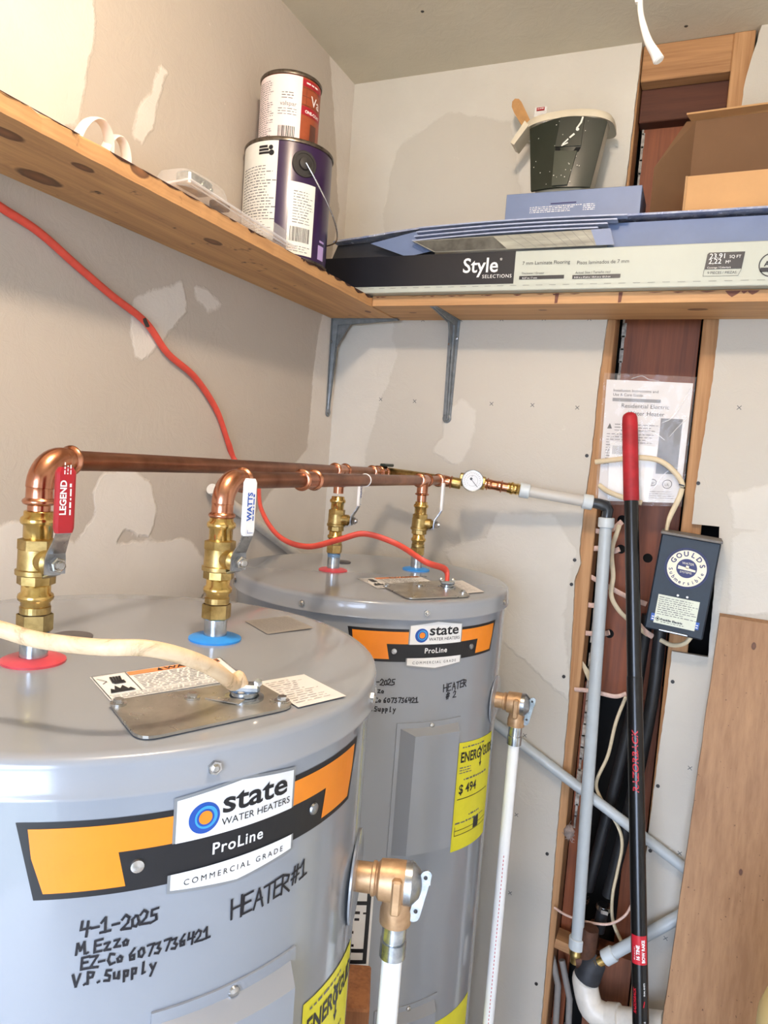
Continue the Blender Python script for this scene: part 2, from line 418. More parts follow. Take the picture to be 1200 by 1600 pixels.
GL = {  # handwriting, one pen path or more per character in a 1 x 1 box
 'H': [[(0, 1), (.05, 0)], [(.7, 1.05), (.72, -.05)], [(.02, .5), (.75, .55)]], 'E': [[(.7, 1), (.05, .95), (0, 0), (.65, .03)], [(.02, .5), (.55, .55)]],
 'A': [[(0, 0), (.35, 1), (.7, -.02)], [(.15, .4), (.6, .42)]], 'T': [[(0, .95), (.8, 1)], [(.4, .97), (.38, 0)]],
 'R': [[(0, 0), (.05, 1), (.6, .85), (.5, .55), (.05, .5), (.7, -.05)]], '#': [[(.2, 0), (.35, 1)], [(.5, 0), (.65, 1)], [(.05, .35), (.8, .4)], [(.1, .68), (.85, .73)]],
 '1': [[(.1, .7), (.4, 1), (.42, 0)], [(.05, 0), (.8, .04)]], '2': [[(.05, .75), (.3, 1), (.6, .8), (.5, .45), (.02, .05), (.75, 0)]],
 '4': [[(.1, 1), (.02, .45), (.7, .5)], [(.55, .95), (.45, -.05)]], '-': [[(.1, .42), (.6, .45)]], '/': [[(.5, 1.05), (.1, -.15)]],
 '0': [[(.35, .75), (.08, .55), (.1, .1), (.4, 0), (.6, .3), (.5, .7), (.3, .75)]], '5': [[(.65, .95), (.15, .9), (.12, .5), (.5, .5), (.55, .15), (.1, 0)]],
 'M': [[(0, 0), (.1, .9), (.38, .3), (.7, .95), (.78, 0)]], '.': [[(.15, 0), (.25, .04)]], 'z': [[(.05, .6), (.5, .62), (.08, .05), (.6, .03)]],
 'o': [[(.3, .5), (.08, .35), (.15, .05), (.45, .05), (.5, .35), (.3, .5)]], 'C': [[(.6, .8), (.2, .9), (.03, .4), (.25, 0), (.65, .1)]],
 'Z': [[(.05, .95), (.7, .95), (.05, .05), (.75, 0)]], '6': [[(.5, .95), (.1, .5), (.15, .05), (.5, .05), (.5, .4), (.12, .35)]], '7': [[(.05, .9), (.65, .95), (.25, 0)]],
 '3': [[(.08, .85), (.5, .9), (.3, .5), (.58, .3), (.4, 0), (.05, .08)]], 'V': [[(0, .95), (.3, 0), (.65, .95)]], 'P': [[(.1, 0), (.1, .95), (.6, .85), (.5, .5), (.1, .45)]],
 'l': [[(.2, .9), (.15, 0), (.35, .05)]],
 'S': [[(.6, .85), (.2, .9), (.1, .55), (.5, .4), (.45, .02), (.02, .08)]], 'u': [[(.05, .55), (.08, .1), (.4, .05), (.5, .55), (.52, 0)]],
 'p': [[(.1, -.3), (.08, .55), (.45, .5), (.4, .1), (.08, .1)]], 'y': [[(.05, .55), (.3, .1)], [(.55, .55), (.1, -.4)]], ' ': []}
def hand(mb, fn, s, u, v, h, adv=.8, w=.0011, wob=.06):
    r = random.Random(hash(len(s))+len(s)*7)
    for ch in s:
        dx = r.uniform(-wob, wob)*h; dy = r.uniform(-wob, wob)*h
        for p in GL.get(ch, []): stroke(mb, fn, [(u+dx+a*h*.8, v+dy+b*h) for a, b in p], w)
        u += h*adv*(.5 if ch in '. ' else 1)

# ------------------------------------------------------------------ setting
XL, YB, ZC = -.92, 1.75, 2.455
XR, YF = 1.35, -1.35
def sdist(P, poly):
    """signed distance (positive inside), P: (n,2)"""
    poly = np.array(poly); d = np.full(len(P), 1e9); ins = np.zeros(len(P), bool); n = len(poly)
    for i in range(n):
        a = poly[i]; b = poly[(i+1) % n]; e = b-a; w = P-a; t = np.clip((w@e)/(e@e), 0, 1)
        d = np.minimum(d, np.hypot(*(w-t[:, None]*e).T))
        c = (a[1] > P[:, 1]) != (b[1] > P[:, 1])
        with np.errstate(divide='ignore', invalid='ignore'): xx = (b[0]-a[0])*(P[:, 1]-a[1])/(b[1]-a[1])+a[0]
        ins ^= c & (P[:, 0] < xx)
    return np.where(ins, d, -d)
def set_comp(o, P2, polys):
    c = np.full(len(P2), -.08)
    for q in polys: c = np.maximum(c, sdist(P2, q))
    at = o.data.attributes.new('comp', 'FLOAT', 'POINT'); at.data.foreach_set('value', np.clip(c, -.08, .06).astype(np.float32))

struct('floor', MB().box((.2, .2, -.05), (2.6, 3.6, .1)), M['floor'], smooth=False)
# ceiling
mb = MB(); NX, NY = 120, 160
mb.grid(lambda a, b: (XL-.05+(XR-XL+.1)*a, YF-.05+(YB+.25-YF)*b, ZC), NX, NY)
co = struct('ceiling', mb, M['ceiling'], smooth=False)
obj('ceiling_core', MB().box((.2, .2, ZC+.1), (2.9, 3.8, .16)), M['paintwall'], co, smooth=False)
P2 = np.array(mb.v)[:, :2]
set_comp(co, P2, [[(-.92, 1.3), (-.6, 1.28), (-.45, 1.36), (-.2, 1.33), (.4, 1.4), (1.4, 1.4), (1.4, 1.8), (-.92, 1.8)], [(-.95, -1), (-.8, -1), (-.79, 1.7), (-.95, 1.7)]])
# left wall with the daylight doorway behind the camera
mb = MB(); y0, y1 = YF, YB
mb.grid(lambda a, b: (XL, y0+(y1-y0)*a, ZC*b), 250, 200)
P2 = np.array(mb.v)[:, 1:3]
n0 = len(mb.v)
wl = struct('wall_left', mb, M['wall_left'], base=(XL, .8, 0), smooth=False)
A = lambda pts: [tuple(ax(u, v, XL))[1:] for u, v in pts]
set_comp(wl, P2, [
 A([(-200, -200), (150, -200), (148, 60), (140, 110), (132, 150), (124, 200), (60, 200), (-250, 60)]),
 A([(252, 102), (262, 112), (252, 150), (240, 200), (222, 228), (208, 215), (215, 180), (238, 130)]),
 A([(206, 465), (285, 438), (292, 485), (270, 520), (225, 565), (210, 558), (206, 520)]),
 A([(300, 440), (322, 448), (350, 478), (325, 488), (305, 465)]),
 A([(160, 740), (195, 730), (235, 750), (245, 800), (238, 845), (195, 830), (180, 855), (140, 870), (120, 850), (150, 800), (145, 775)]),
 A([(-60, 850), (60, 800), (120, 850), (190, 845), (300, 840), (330, 900), (300, 960), (-80, 960)]),
 A([(505, 0), (900, 0), (900, 900), (370, 900), (400, 800), (480, 700), (492, 560), (505, 480), (530, 330), (520, 150)]),
 A([(345, 800), (420, 820), (560, 860), (560, 960), (330, 960)]),
 A([(0, 200), (30, 205), (40, 170), (0, 150)])])
obj('wall_core', MB().box((XL-.062, (YF+YB+.2)/2, ZC/2), (.12, YB-YF+.2, ZC)), M['paintwall'], wl, smooth=False)
dx0, dx1, dz = -.55, .45, 2.03
struct('wall_front', MB().box(((-1.1+dx0)/2, YF-.06, ZC/2), (dx0+1.1, .12, ZC)).box(((dx1+1.5)/2, YF-.06, ZC/2), (1.5-dx1, .12, ZC)).box(((dx0+dx1)/2, YF-.06, (dz+ZC)/2), (dx1-dx0, .12, ZC-dz)), M['paintwall'], smooth=False)
struct('trim_1', MB().box((dx0-.02, YF+.008, dz/2), (.05, .016, dz)).box((dx1+.02, YF+.008, dz/2), (.05, .016, dz)).box(((dx0+dx1)/2, YF+.008, dz+.025), (1.09, .016, .05)), M['paintwall'], smooth=False)
struct('ground', MB().box((0, -7, -.12), (16, 11, .1)), flat('mown_grass', '84887a', .9, 0, .25, 6), smooth=False)
struct('wall_right', MB().box((XR+.06, .25, ZC/2), (.12, 3.4, ZC)), M['paintwall'], smooth=False)

# back wall: drywall sheets over studs with an open stud bay
wb = sempty('wall_back', (0, YB, 0))
DT = .0127
def sheet(x0f, x1f, z0, z1, nx, nz, polys, y=YB, seed=1, mat='wall_back'):
    r = random.Random(seed); rows = [z0+(z1-z0)*j/nz for j in range(nz+1)]
    jl = [r.uniform(-.0007, .0007) for _ in rows]
    mb = MB(); X = lambda a, j: (x0f(rows[j])+jl[j])*(1-a)+(x1f(rows[j])+jl[-1-j])*a
    vs = [(X(i/nx, j), y, rows[j]) for j in range(nz+1) for i in range(nx+1)]
    mb.add(vs, [(j*(nx+1)+i, j*(nx+1)+i+1, (j+1)*(nx+1)+i+1, (j+1)*(nx+1)+i) for j in range(nz) for i in range(nx)])
    P2 = np.array(mb.v)[:, [0, 2]]
    # paper-and-gypsum edge all round
    b = [i for i in range(nx+1)]+[(j*(nx+1)+nx) for j in range(1, nz+1)]+[(nz*(nx+1)+i) for i in range(nx-1, -1, -1)]+[j*(nx+1) for j in range(nz-1, 0, -1)]
    k0 = len(mb.v); mb.add([(vs[i][0], y+DT, vs[i][2]) for i in b], [])
    for q in range(len(b)): mb.f.append((b[q], k0+q, k0+(q+1) % len(b), b[(q+1) % len(b)])); mb.mi.append(0)
    o = obj('drywall_sheet', mb, M[mat], wb, smooth=False)
    P2 = np.array(mb.v)[:, [0, 2]]; set_comp(o, P2, polys); return o
def edge_from(pts):
    q = sorted([(p.z, p.x) for p in pts]); zs = [a for a, b in q]; xs = [b for a, b in q]
    return lambda z: float(np.interp(z, zs, xs))
LE = edge_from([ay(u, v, YB) for u, v in [(1003, 72), (975, 310), (950, 495), (946, 520), (935, 600), (925, 700), (912, 800), (905, 860), (908, 880), (898, 905), (888, 1100), (870, 1300), (858, 1450), (845, 1600), (835, 1750)]])
B = lambda pts: [(ay(u, v, YB).x, ay(u, v, YB).z) for u, v in pts]
compL = [B([(480, 90), (600, 90), (585, 260), (600, 330), (620, 560), (590, 640), (575, 700), (560, 800), (480, 900)]),
 B([(690, 640), (720, 625), (745, 640), (735, 700), (715, 730), (675, 705), (690, 680)]),
 B([(560, 60), (1010, 20), (1010, 200), (960, 330), (820, 330), (800, 190), (700, 175), (620, 230), (600, 330), (540, 330)]),
 B([(690, 860), (760, 840), (780, 800), (860, 800), (900, 860), (880, 960), (895, 1100), (780, 1000)])]
sheet(lambda z: XL, LE, 0, ZC+.012, 90, 220, compL, seed=4)
RE = edge_from([ay(u, v, YB) for u, v in [(1190, 40), (1163, 130), (1150, 240), (1124, 500), (1113, 597), (1097, 700), (1087, 762), (1081, 817)]])
zb = ay(1085, 819, YB).z
sheet(RE, lambda z: XR, zb, ZC, 60, 100, [B([(1140, 770), (1250, 750), (1250, 900), (1140, 900)])], seed=5)
xN = ay(1127, 830, YB).x
RE2 = edge_from([ay(u, v, YB) for u, v in [(1050, 1018), (1040, 1100), (1022, 1230), (1012, 1310), (985, 1590), (975, 1700)]])
zN = ay(1052, 1018, YB).z
sheet(lambda z: xN+(zb-z)*.02-.004, lambda z: XR, zN, zb, 60, 24, [B([(1100, 900), (1125, 900), (1125, 1030), (1105, 1040)]), B([(1140, 830), (1250, 830), (1250, 960), (1140, 960)])], seed=6)
sheet(RE2, lambda z: XR, 0, zN, 60, 100, [], seed=7)
# studs, header, back planks of the bay
timber = wood('stud_timber', 'c09468', '96683f', 2, rough=.75)
timberh = wood('header_timber', 'bb8d60', '8e6340', 0, rough=.75)
plankm = wood('red_brown_plank', '93502c', '6a371e', 2, knots=[(-.12, 1.82, 2.24, .011), (-.17, 1.82, 1.06, .008)], rough=.55)
ys, yd = YB+DT, .089
obj('stud', MB().box((-.228, ys+yd/2, ZC/2), (.042, yd, ZC), bev=.002), timber, wb, smooth=False)
obj('stud', MB().box((.0, ys+yd/2, ZC/2), (.042, yd, ZC), bev=.002), timber, wb, smooth=False)
obj('stud', MB().box((.046, ys+yd/2+.003, ZC-.3), (.04, yd, .6), bev=.002), timber, wb, smooth=False)
obj('header', MB().box((-.113, ys+.02, ZC-.04), (.184, .04, .078), bev=.002), timberh, wb, smooth=False)
obj('header', MB().box((-.113, ys+.064, ZC-.075), (.184, .045, .15), bev=.002), wood('shaded_header_timber', '5c3322', '402216', 0), wb, smooth=False)  # darker brown puts the shade at the bay top into the colour
yb = YB+.092
obj('plank', MB().box((-.112, yb+.01, (.955+ZC-.12)/2), (.172, .02, ZC-.12-.955), bev=.001), plankm, wb, smooth=False)
obj('plank', MB().box((-.19, yb+.014, .49), (.03, .02, .96), bev=.001), plankm, wb, smooth=False)
obj('plank', MB().box((-.05, yb+.05, .49), (.05, .02, .98), bev=.001), plankm, wb, smooth=False)
obj('blocking', MB().box((-.172, YB+.045, ay(890, 1492, YB).z), (.07, .05, .024), Matrix.Rotation(.12, 3, 'Y')), timberh, wb, smooth=False)
obj('blocking', MB().box((-.075, YB+.05, .17), (.1, .05, .34)), wood('shaded_block_timber', '7c4a30', '56311f', 2), wb, smooth=False)  # second block is browner and darker, its shade put into the colour
obj('plaster_strip', (lambda m, r: [m.box((-.196+r.uniform(-.0015, .0015), yb+.002, 1.9-i*.03), (r.uniform(.004, .012), .006, .034)) for i in range(44)] and m)(MB(), random.Random(2)), M['plasterstrip'], wb, smooth=False, kind='stuff')
obj('plaster_strip', (lambda m, r: [m.box((-.196+r.uniform(-.001, .001), yb+.002, 2.34-i*.03), (r.uniform(.004, .008), .006, .034)) for i in range(15)] and m)(MB(), random.Random(2)), M['plasterstrip'], wb, smooth=False, kind='stuff')
obj('bay_dark_sheet', MB().box((.1, YB+.2, ZC/2), (2.6, .02, ZC)).box((-.26, YB+.15, ZC/2), (.02, .12, ZC)).box((.2, YB+.15, ZC/2), (.02, .12, ZC)), M['darkhole'], wb, smooth=False)  # near-black sheets stand in for the unlit depth behind the bay
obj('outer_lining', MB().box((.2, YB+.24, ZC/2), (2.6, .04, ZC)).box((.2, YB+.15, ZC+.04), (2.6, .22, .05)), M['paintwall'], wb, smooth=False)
# printed fastener marks and screws on the boards
fn = plane_fn((0, YB, 0), (1, 0, 0), (0, 0, 1), .0006)
for u, v in [(595, 624), (648, 627), (705, 629), (768, 631), (832, 633), (902, 637), (1155, 637), (661, 500), (720, 500), (784, 499), (850, 498), (921, 498), (820, 1149), (807, 1273), (797, 1395), (1078, 1200), (1062, 1333), (1040, 1466)]:
    p = ay(u, v, YB); m = MB(); q = .0038
    stroke(m, fn, [(p.x-q, p.z-q), (p.x+q, p.z+q)], .0016); stroke(m, fn, [(p.x-q, p.z+q), (p.x+q, p.z-q)], .0016)
    obj('printed_mark', m, M['greyprint'], wb, smooth=False)
for u, v in [(917, 712), (898, 875), (893, 913), (881, 1057), (855, 1334), (838, 1537), (1091, 755), (1051, 1065), (1028, 1228), (1016, 1329)]:
    p = ay(u, v, YB); m = MB().lathe([(.0042, 0), (.0042, .0015), (.0015, .0018)], (p.x, YB, p.z), (0, -1, 0), 12)
    obj('screw_head', m, M['knobdark'], wb)
for u, v in [(660, 18), (1072, 41)]:
    p = az(u, v, ZC); obj('screw_head', MB().lathe([(.004, 0), (.003, .001)], (p.x, p.y, ZC), (0, 0, -1), 10), M['knobdark'], co)

# ceiling lamp holder above the view
t = thing('bulb_holder', (BULB[0], BULB[1], ZC), 'white ceiling lamp holder with round base, above the frame', 'lamp')
obj('base', MB().lathe([(.055, 0), (.055, .012), (.03, .03), (.02, .05)], (BULB[0], BULB[1], ZC), (0, 0, -1)), M['whiteplastic'], t)
q = ay(1000, -70, .6)
cp = spline([V(q.x-.03, .6, ZC), V(q.x-.012, .6, 2.25), q, ay(1000, -10, .6), ay(1002, 25, .6), ay(1012, 62, .6), ay(1024, 84, .6), ay(1030, 96, .6)], 6)
m = MB().sweep(cp, [.0021+.0022*max(0, (k-24)/(len(cp)-25)) if k < len(cp)-1 else .003 for k in range(len(cp))], 14)
tag(obj('hanging_cord', m, M['cord']), 'white cord end hanging down in front of the open stud bay', 'cord')

# ------------------------------------------------------------------ shelves and brackets
ZS = EYE+.345; TS = .024; XS = -.745; YS = 1.58
kn = [(p.x, p.y, ZS, r) for p, r in [(az(62, 278, ZS), .022), (az(130, 262, ZS), .011), (az(333, 378, ZS), .014), (az(575, 487, ZS), .008), (az(8, 208, ZS), .016)]]
kn += [(XS, ax(218, 263, XS).y, ZS+.02, .012)]
wsl = wood('left_shelf_board', 'cc9c68', 'a67a50', 1, kn, rough=.6, stain=('2e1812', 24, 4, .66))
def board(name, box, mat, label, ragged):
    (x0, x1), (y0, y1), (z0, z1) = box; r = random.Random(5); m = MB(); n = 120
    if ragged == 'y':
        rings = []
        for i in range(n+1):
            y = y0+(y1-y0)*i/n; c = .003 if r.random() > .15 else r.uniform(.002, .008); jx = r.uniform(-.0008, .0008)
            rings.append([V(x0, y, z0), V(x1+jx, y, z0), V(x1+jx, y, z1-c), V(x1-c+jx, y, z1), V(x0, y, z1)])
    else:
        rings = []
        for i in range(n+1):
            x = x0+(x1-x0)*i/n; c = .002 if r.random() > .15 else r.uniform(.002, .007)
            rings.append([V(x, y1, z0), V(x, y0, z0), V(x, y0, z1-c), V(x, y0+c, z1), V(x, y1, z1)])
    m.loft(rings); o = obj(name, m, mat, smooth=False); return o
o = board('shelf_board', ((XL+.001, XS), (-.1, YB-.001), (ZS, ZS+TS)), wsl, '', 'y')
tag(o, 'long knotty pine shelf board along the left wall carrying the paint cans', 'shelf')
# torn dark paint left along its top front edge
m = MB(); r = random.Random(8); y = -.05
while y < YB-.01:
    L = r.uniform(.006, .05); h = (r.uniform(.0008, .0022) if r.random() < .8 else r.uniform(.002, .005)) if y < 1.3 else r.uniform(.001, .008)
    if r.random() < .75: m.prism([V(XS+.0006, y, ZS+TS-.002), V(XS+.0006, y+L, ZS+TS-.002), V(XS+.0006, y+L*.8, ZS+TS-.002-h*.5), V(XS+.0006, y+L*.45, ZS+TS-.002-h), V(XS+.0006, y+L*.2, ZS+TS-.002-h*.6)], (.0008, 0, 0))
    y += L*r.uniform(.6, 1.3)
obj('old_paint_edge', m, flat('old_brown_paint', '3a1f19', .6), o, smooth=False, kind='stuff')
kn = [(p.x, p.y, ZS+.002, r) for p, r in [(az(1090, 485, ZS), .012), (az(848, 486, ZS), .006), (az(645, 490, ZS), .006)]]
o = board('shelf_board', ((XS+.002, XR-.02), (YS, YB-.001), (ZS+.002, ZS+.002+TS)), wood('back_shelf_board', 'cb9c6a', 'a67a50', 0, kn, rough=.6), '', 'x')
tag(o, 'pine shelf board on the back wall under the long flooring box', 'shelf')
m = MB(); r = random.Random(18); x = XS+.01
while x < .45:
    L = r.uniform(.006, .03); h = r.uniform(.0008, .003) if x < -.02 else r.uniform(.004, .014)
    if r.random() < .55: m.prism([V(x, YS-.0004, ZS+TS-.001), V(x+L, YS-.0004, ZS+TS-.001), V(x+L*.8, YS-.0004, ZS+TS-.001-h*.5), V(x+L*.45, YS-.0004, ZS+TS-.001-h), V(x+L*.2, YS-.0004, ZS+TS-.001-h*.6)], (0, -.0008, 0))
    x += L*r.uniform(.7, 1.8)
for x in (-.315, -.185): m.prism([V(x, YS-.0004, ZS+TS), V(x+.008, YS-.0004, ZS+TS), V(x+.006, YS-.0004, ZS+.004), V(x, YS-.0004, ZS+.003)], (0, -.0008, 0))
obj('old_paint_edge', m, flat('old_brown_paint2', '6a3a28', .6), o, smooth=False, kind='stuff')

def bracket(corner, out, label, L=.185, H=.245, zt=ZS):
    """corner: wall point under the shelf; out: direction away from the wall"""
    c = Vector((corner[0], corner[1], zt)); o = Vector(out); s = V(-o.y, o.x, 0); t = thing('shelf_bracket', (c.x, c.y, zt-H), label, 'bracket', None)
    def arm(d, n, Lg, w0, w1):
        m = MB(); rings = []
        for i in range(9):
            q = i/8; w = w0+(w1-w0)*q; h = .0125*(1-q)+.004
            p = c+d*(Lg*q)
            pr = [(-w, 0), (w, 0), (w, .0018), (w*.55, .0018), (w*.42, h), (w*.12, h), (w*.06, h*.55), (-w*.06, h*.55), (-w*.12, h), (-w*.42, h), (-w*.55, .0018), (-w, .0018)]
            rings.append([p+s*a+n*b for a, b in pr])
        m.loft(rings); return m
    mv = arm(V(0, 0, -1), o, H, .0145, .0105)
    obj('wall_arm', mv, M['bracket'], t, ang=50)
    obj('shelf_arm', arm(o, V(0, 0, -1), L, .0145, .009), M['bracket'], t, ang=50)
    m = MB(); m.prism([c+s*a+o*x+V(0, 0, z) for a, x, z in [(.002, .0, -.075), (.002, .012, -.075), (.002, .05, -.012), (.002, .05, 0), (.002, 0, 0)]], s*-.004)
    obj('web', m, M['bracket'], t, smooth=False)
    obj('mounting_eye', MB().lathe([(.011, 0), (.011, .003), (.008, .0045), (.005, .002), (.004, .001)], c+V(0, 0, -H), o, 20), M['bracket'], t)
    for dz in (-.045, -.06): obj('screw', MB().lathe([(.0045, 0), (.004, .003), (.001, .0035)], c+V(0, 0, dz)+o*.001+s*(.008 if dz > -.05 else -.008), o, 12), M['steel'], t)
    return t
bracket((XL+.001, 1.722, 0), (1, 0, 0), 'grey steel shelf bracket in the corner, seen edge on')
bracket((-.592, YB-.001, 0), (0, -1, 0), 'grey ribbed steel shelf bracket on the back wall under the flooring box', L=.16, zt=ZS+.002)
bracket((XL+.001, .555, 0), (1, 0, 0), 'grey steel bracket tip under the left end of the left shelf')

# ------------------------------------------------------------------ water heaters
def make_heater(C, ztop, phi, label, R=.27):
    Rb = R-.005; cx, cy = C
    t = thing('water_heater', (cx, cy, 0), label, 'water heater')
    TH = lambda deg: math.radians(phi+deg)
    def cfn(off, deg0=0., v0=ztop, Rr=Rb):
        return lambda u, v: V(cx+(Rr+off)*math.cos(TH(deg0)+u/Rr), cy+(Rr+off)*math.sin(TH(deg0)+u/Rr), v0+v)
    s = lambda deg: math.radians(deg)*Rb
    obj('jacket', MB().lathe([(Rb, .02), (Rb, ztop-.01)], (cx, cy, 0), n=128, cap=False), M['heater'], t)
    obj('base_ring', MB().lathe([(Rb-.01, 0), (Rb+.004, 0), (Rb+.004, .035), (Rb, .037)], (cx, cy, 0), n=96, cap=False), M['heater'], t)
    m = MB().lathe([(.0001, ztop+.0015), (R*.6, ztop+.001), (R-.012, ztop), (R-.004, ztop-.0008), (R-.0012, ztop-.003), (R, ztop-.007), (R, ztop-.0255), (R+.0018, ztop-.027), (R+.0018, ztop-.0295), (R-.001, ztop-.0305), (Rb+.0002, ztop-.0312)], (cx, cy, 0), n=160, cap=False)
    m.cur = 0; topc = obj('lid', m, [M['heater']], t, ang=60)
    # lid top skin: same paint
    for k in range(8):
        a = TH(-5.5+k*45); d = V(math.cos(a), math.sin(a), 0); p = V(cx, cy, ztop-.017)+d*(R-.001)
        obj('lid_screw', MB().lathe([(.0052, 0), (.0052, .004)], p, d, 6).lathe([(.0035, .004), (.002, .0052)], p, d, 12), M['steel'], t, smooth=False)
    seam = TH(62); obj('jacket_seam', MB().box((cx+Rb*math.cos(seam), cy+Rb*math.sin(seam), ztop/2-.02), (.003, .014, ztop-.05), Matrix.Rotation(seam, 3, 'Z')), M['heater'], t, smooth=False)
    # brand label
    def part(name, parent, off, mat, build, **k):
        m = MB(); build(m, cfn(off)); return obj(name, m, mat, parent, smooth=False, **k)
    lab = part('brand_label', t, .0004, M['black'], lambda m, f: quadf(m, f, (s(-33.3), -.046), (s(34), -.046), (s(31), -.101), (s(-30.5), -.101), 48))
    lab['label'] = 'black, orange and white band label'
    def oj(m, f):
        quadf(m, f, (s(-31.6), -.0505), (s(32.2), -.0505), (s(31.6), -.071), (s(-31), -.071), 40)
        quadf(m, f, (s(-31), -.071), (s(-19), -.071), (s(-17.8), -.0965), (s(-29.2), -.0965), 12)
        quadf(m, f, (s(20.5), -.071), (s(31.6), -.071), (s(30), -.0965), (s(19.6), -.0965), 12)
    part('orange_field', lab, .0007, M['orange'], oj)
    def bord(m, f, half, g=0., top=-.0375, bot=-.1085, pk=.006):
        w = s(11.2)-g
        if half: quadf(m, f, (-w, top-g), (0, top+pk-g), (0, -.0715), (-w, -.0715), 8); quadf(m, f, (0, top+pk-g), (w, top-g), (w, -.0715), (0, -.0715), 8)
        w2 = w+.002
        if not half: quadf(m, f, (-w2, -.0945), (0, -.0945), (0, bot-pk+g), (-w2, bot+g), 8); quadf(m, f, (0, -.0945), (w2, -.0945), (w2, bot+g), (0, bot-pk+g), 8)
    for half in (1, 0):
        part('silver_border', lab, .0010, M['grey'], lambda m, f: bord(m, f, half))
        part('white_panel', lab, .0013, M['white'], lambda m, f: bord(m, f, half, .0022))
    L0 = s(-6.3); lv = -.0562
    part('logo_ring', lab, .0016, M['blue'], lambda m, f: disc(m, f, L0, lv, .0118, 36))
    part('logo_swirl', lab, .0019, M['bluelt'], lambda m, f: disc(m, f, L0+.0012, lv+.0004, .0086, 32))
    part('logo_shade', lab, .0021, M['blue'], lambda m, f: disc(m, f, L0+.0006, lv+.0002, .0066, 32))
    part('logo_centre', lab, .0023, M['orange'], lambda m, f: disc(m, f, L0+.0006, lv+.0004, .0051, 32))
    part('brand_name', lab, .0017, M['black'], lambda m, f: text(m, f, 'state', L0+.0133, -.0558, .0238, bold=.0005, sx=1.27, space=1.0))
    part('brand_line', lab, .0017, M['black'], lambda m, f: text(m, f, 'WATER HEATERS', L0+.0135, -.0655, .0078, sx=1.03))
    part('model_name', lab, .0010, M['white'], lambda m, f: text(m, f, 'ProLine', 0, -.0866, .0125, align='CENTER', bold=.0002, space=1.12))
    part('grade_line', lab, .0017, M['black'], lambda m, f: text(m, f, 'COMMERCIAL GRADE', 0, -.1045, .0064, align='CENTER', space=1.45))
    for dg in (-16.2, 17):
        a = TH(dg); d = V(math.cos(a), math.sin(a), 0); p = V(cx, cy, ztop-.083)+d*(Rb+.0005)
        obj('panel_screw', MB().lathe([(.0052, 0), (.0046, .0016), (.002, .0024)], p, d, 16), M['bolt'] if dg > 0 else M['steel'], t)
    # pen marks
    return t, cfn, s, TH
def handwriting(t, cfn, lines):
    f = cfn(.0006)
    for (txt, u, v, h, adv, w, slope) in lines:
        m = MB(); hand(m, lambda a, b, u=u, v=v, slope=slope: f(a, b+(a-u)*slope), txt, u, v, h, adv, w)
        obj('pen_writing', m, M['ink'], t, smooth=False)
def element_cover(t, cfn, s, zc0, zc1, name='element_cover'):
    m = MB(); f = lambda off: cfn(off)
    def prof(m, d0, d1, z0, z1, dz, dd, o0, o1):
        n = 14
        def ring(a0, a1, b0, b1, off):
            g = f(off); P = []
            for i in range(n+1): P.append(g(a0+(a1-a0)*i/n, b1))
            for i in range(n+1): P.append(g(a1+(a0-a1)*i/n, b0))
            return P
        rings = [ring(d0, d1, z0, z1, .0002), ring(d0, d1, z0, z1, o0), ring(d0+dd*.25, d1-dd*.25, z0+dz*.3, z1-dz*.9, o0+.0004), ring(d0+dd, d1-dd*.7, z0+dz, z1-dz*1.6, o1)]
        m.loft(rings, cap=False)
        g = f(o1); a0, a1, b0, b1 = d0+dd, d1-dd*.7, z0+dz, z1-dz*1.6
        m.grid(lambda u, v: g(a0+(a1-a0)*u, b0+(b1-b0)*v), n, 1)
    prof(m, s(-13), s(14.2), zc1, zc0, .010, .026, .0024, .021)
    c = obj(name, m, M['heater'], t, ang=25)
    g = f(.0026); p = g(s(.6), zc0-.0065); q = f(.01)(s(.6), zc0-.0065)-p
    obj('cover_screw', MB().lathe([(.0048, 0), (.0042, .0018), (.002, .0028)], p, q, 14), M['steel'], c)
    return c
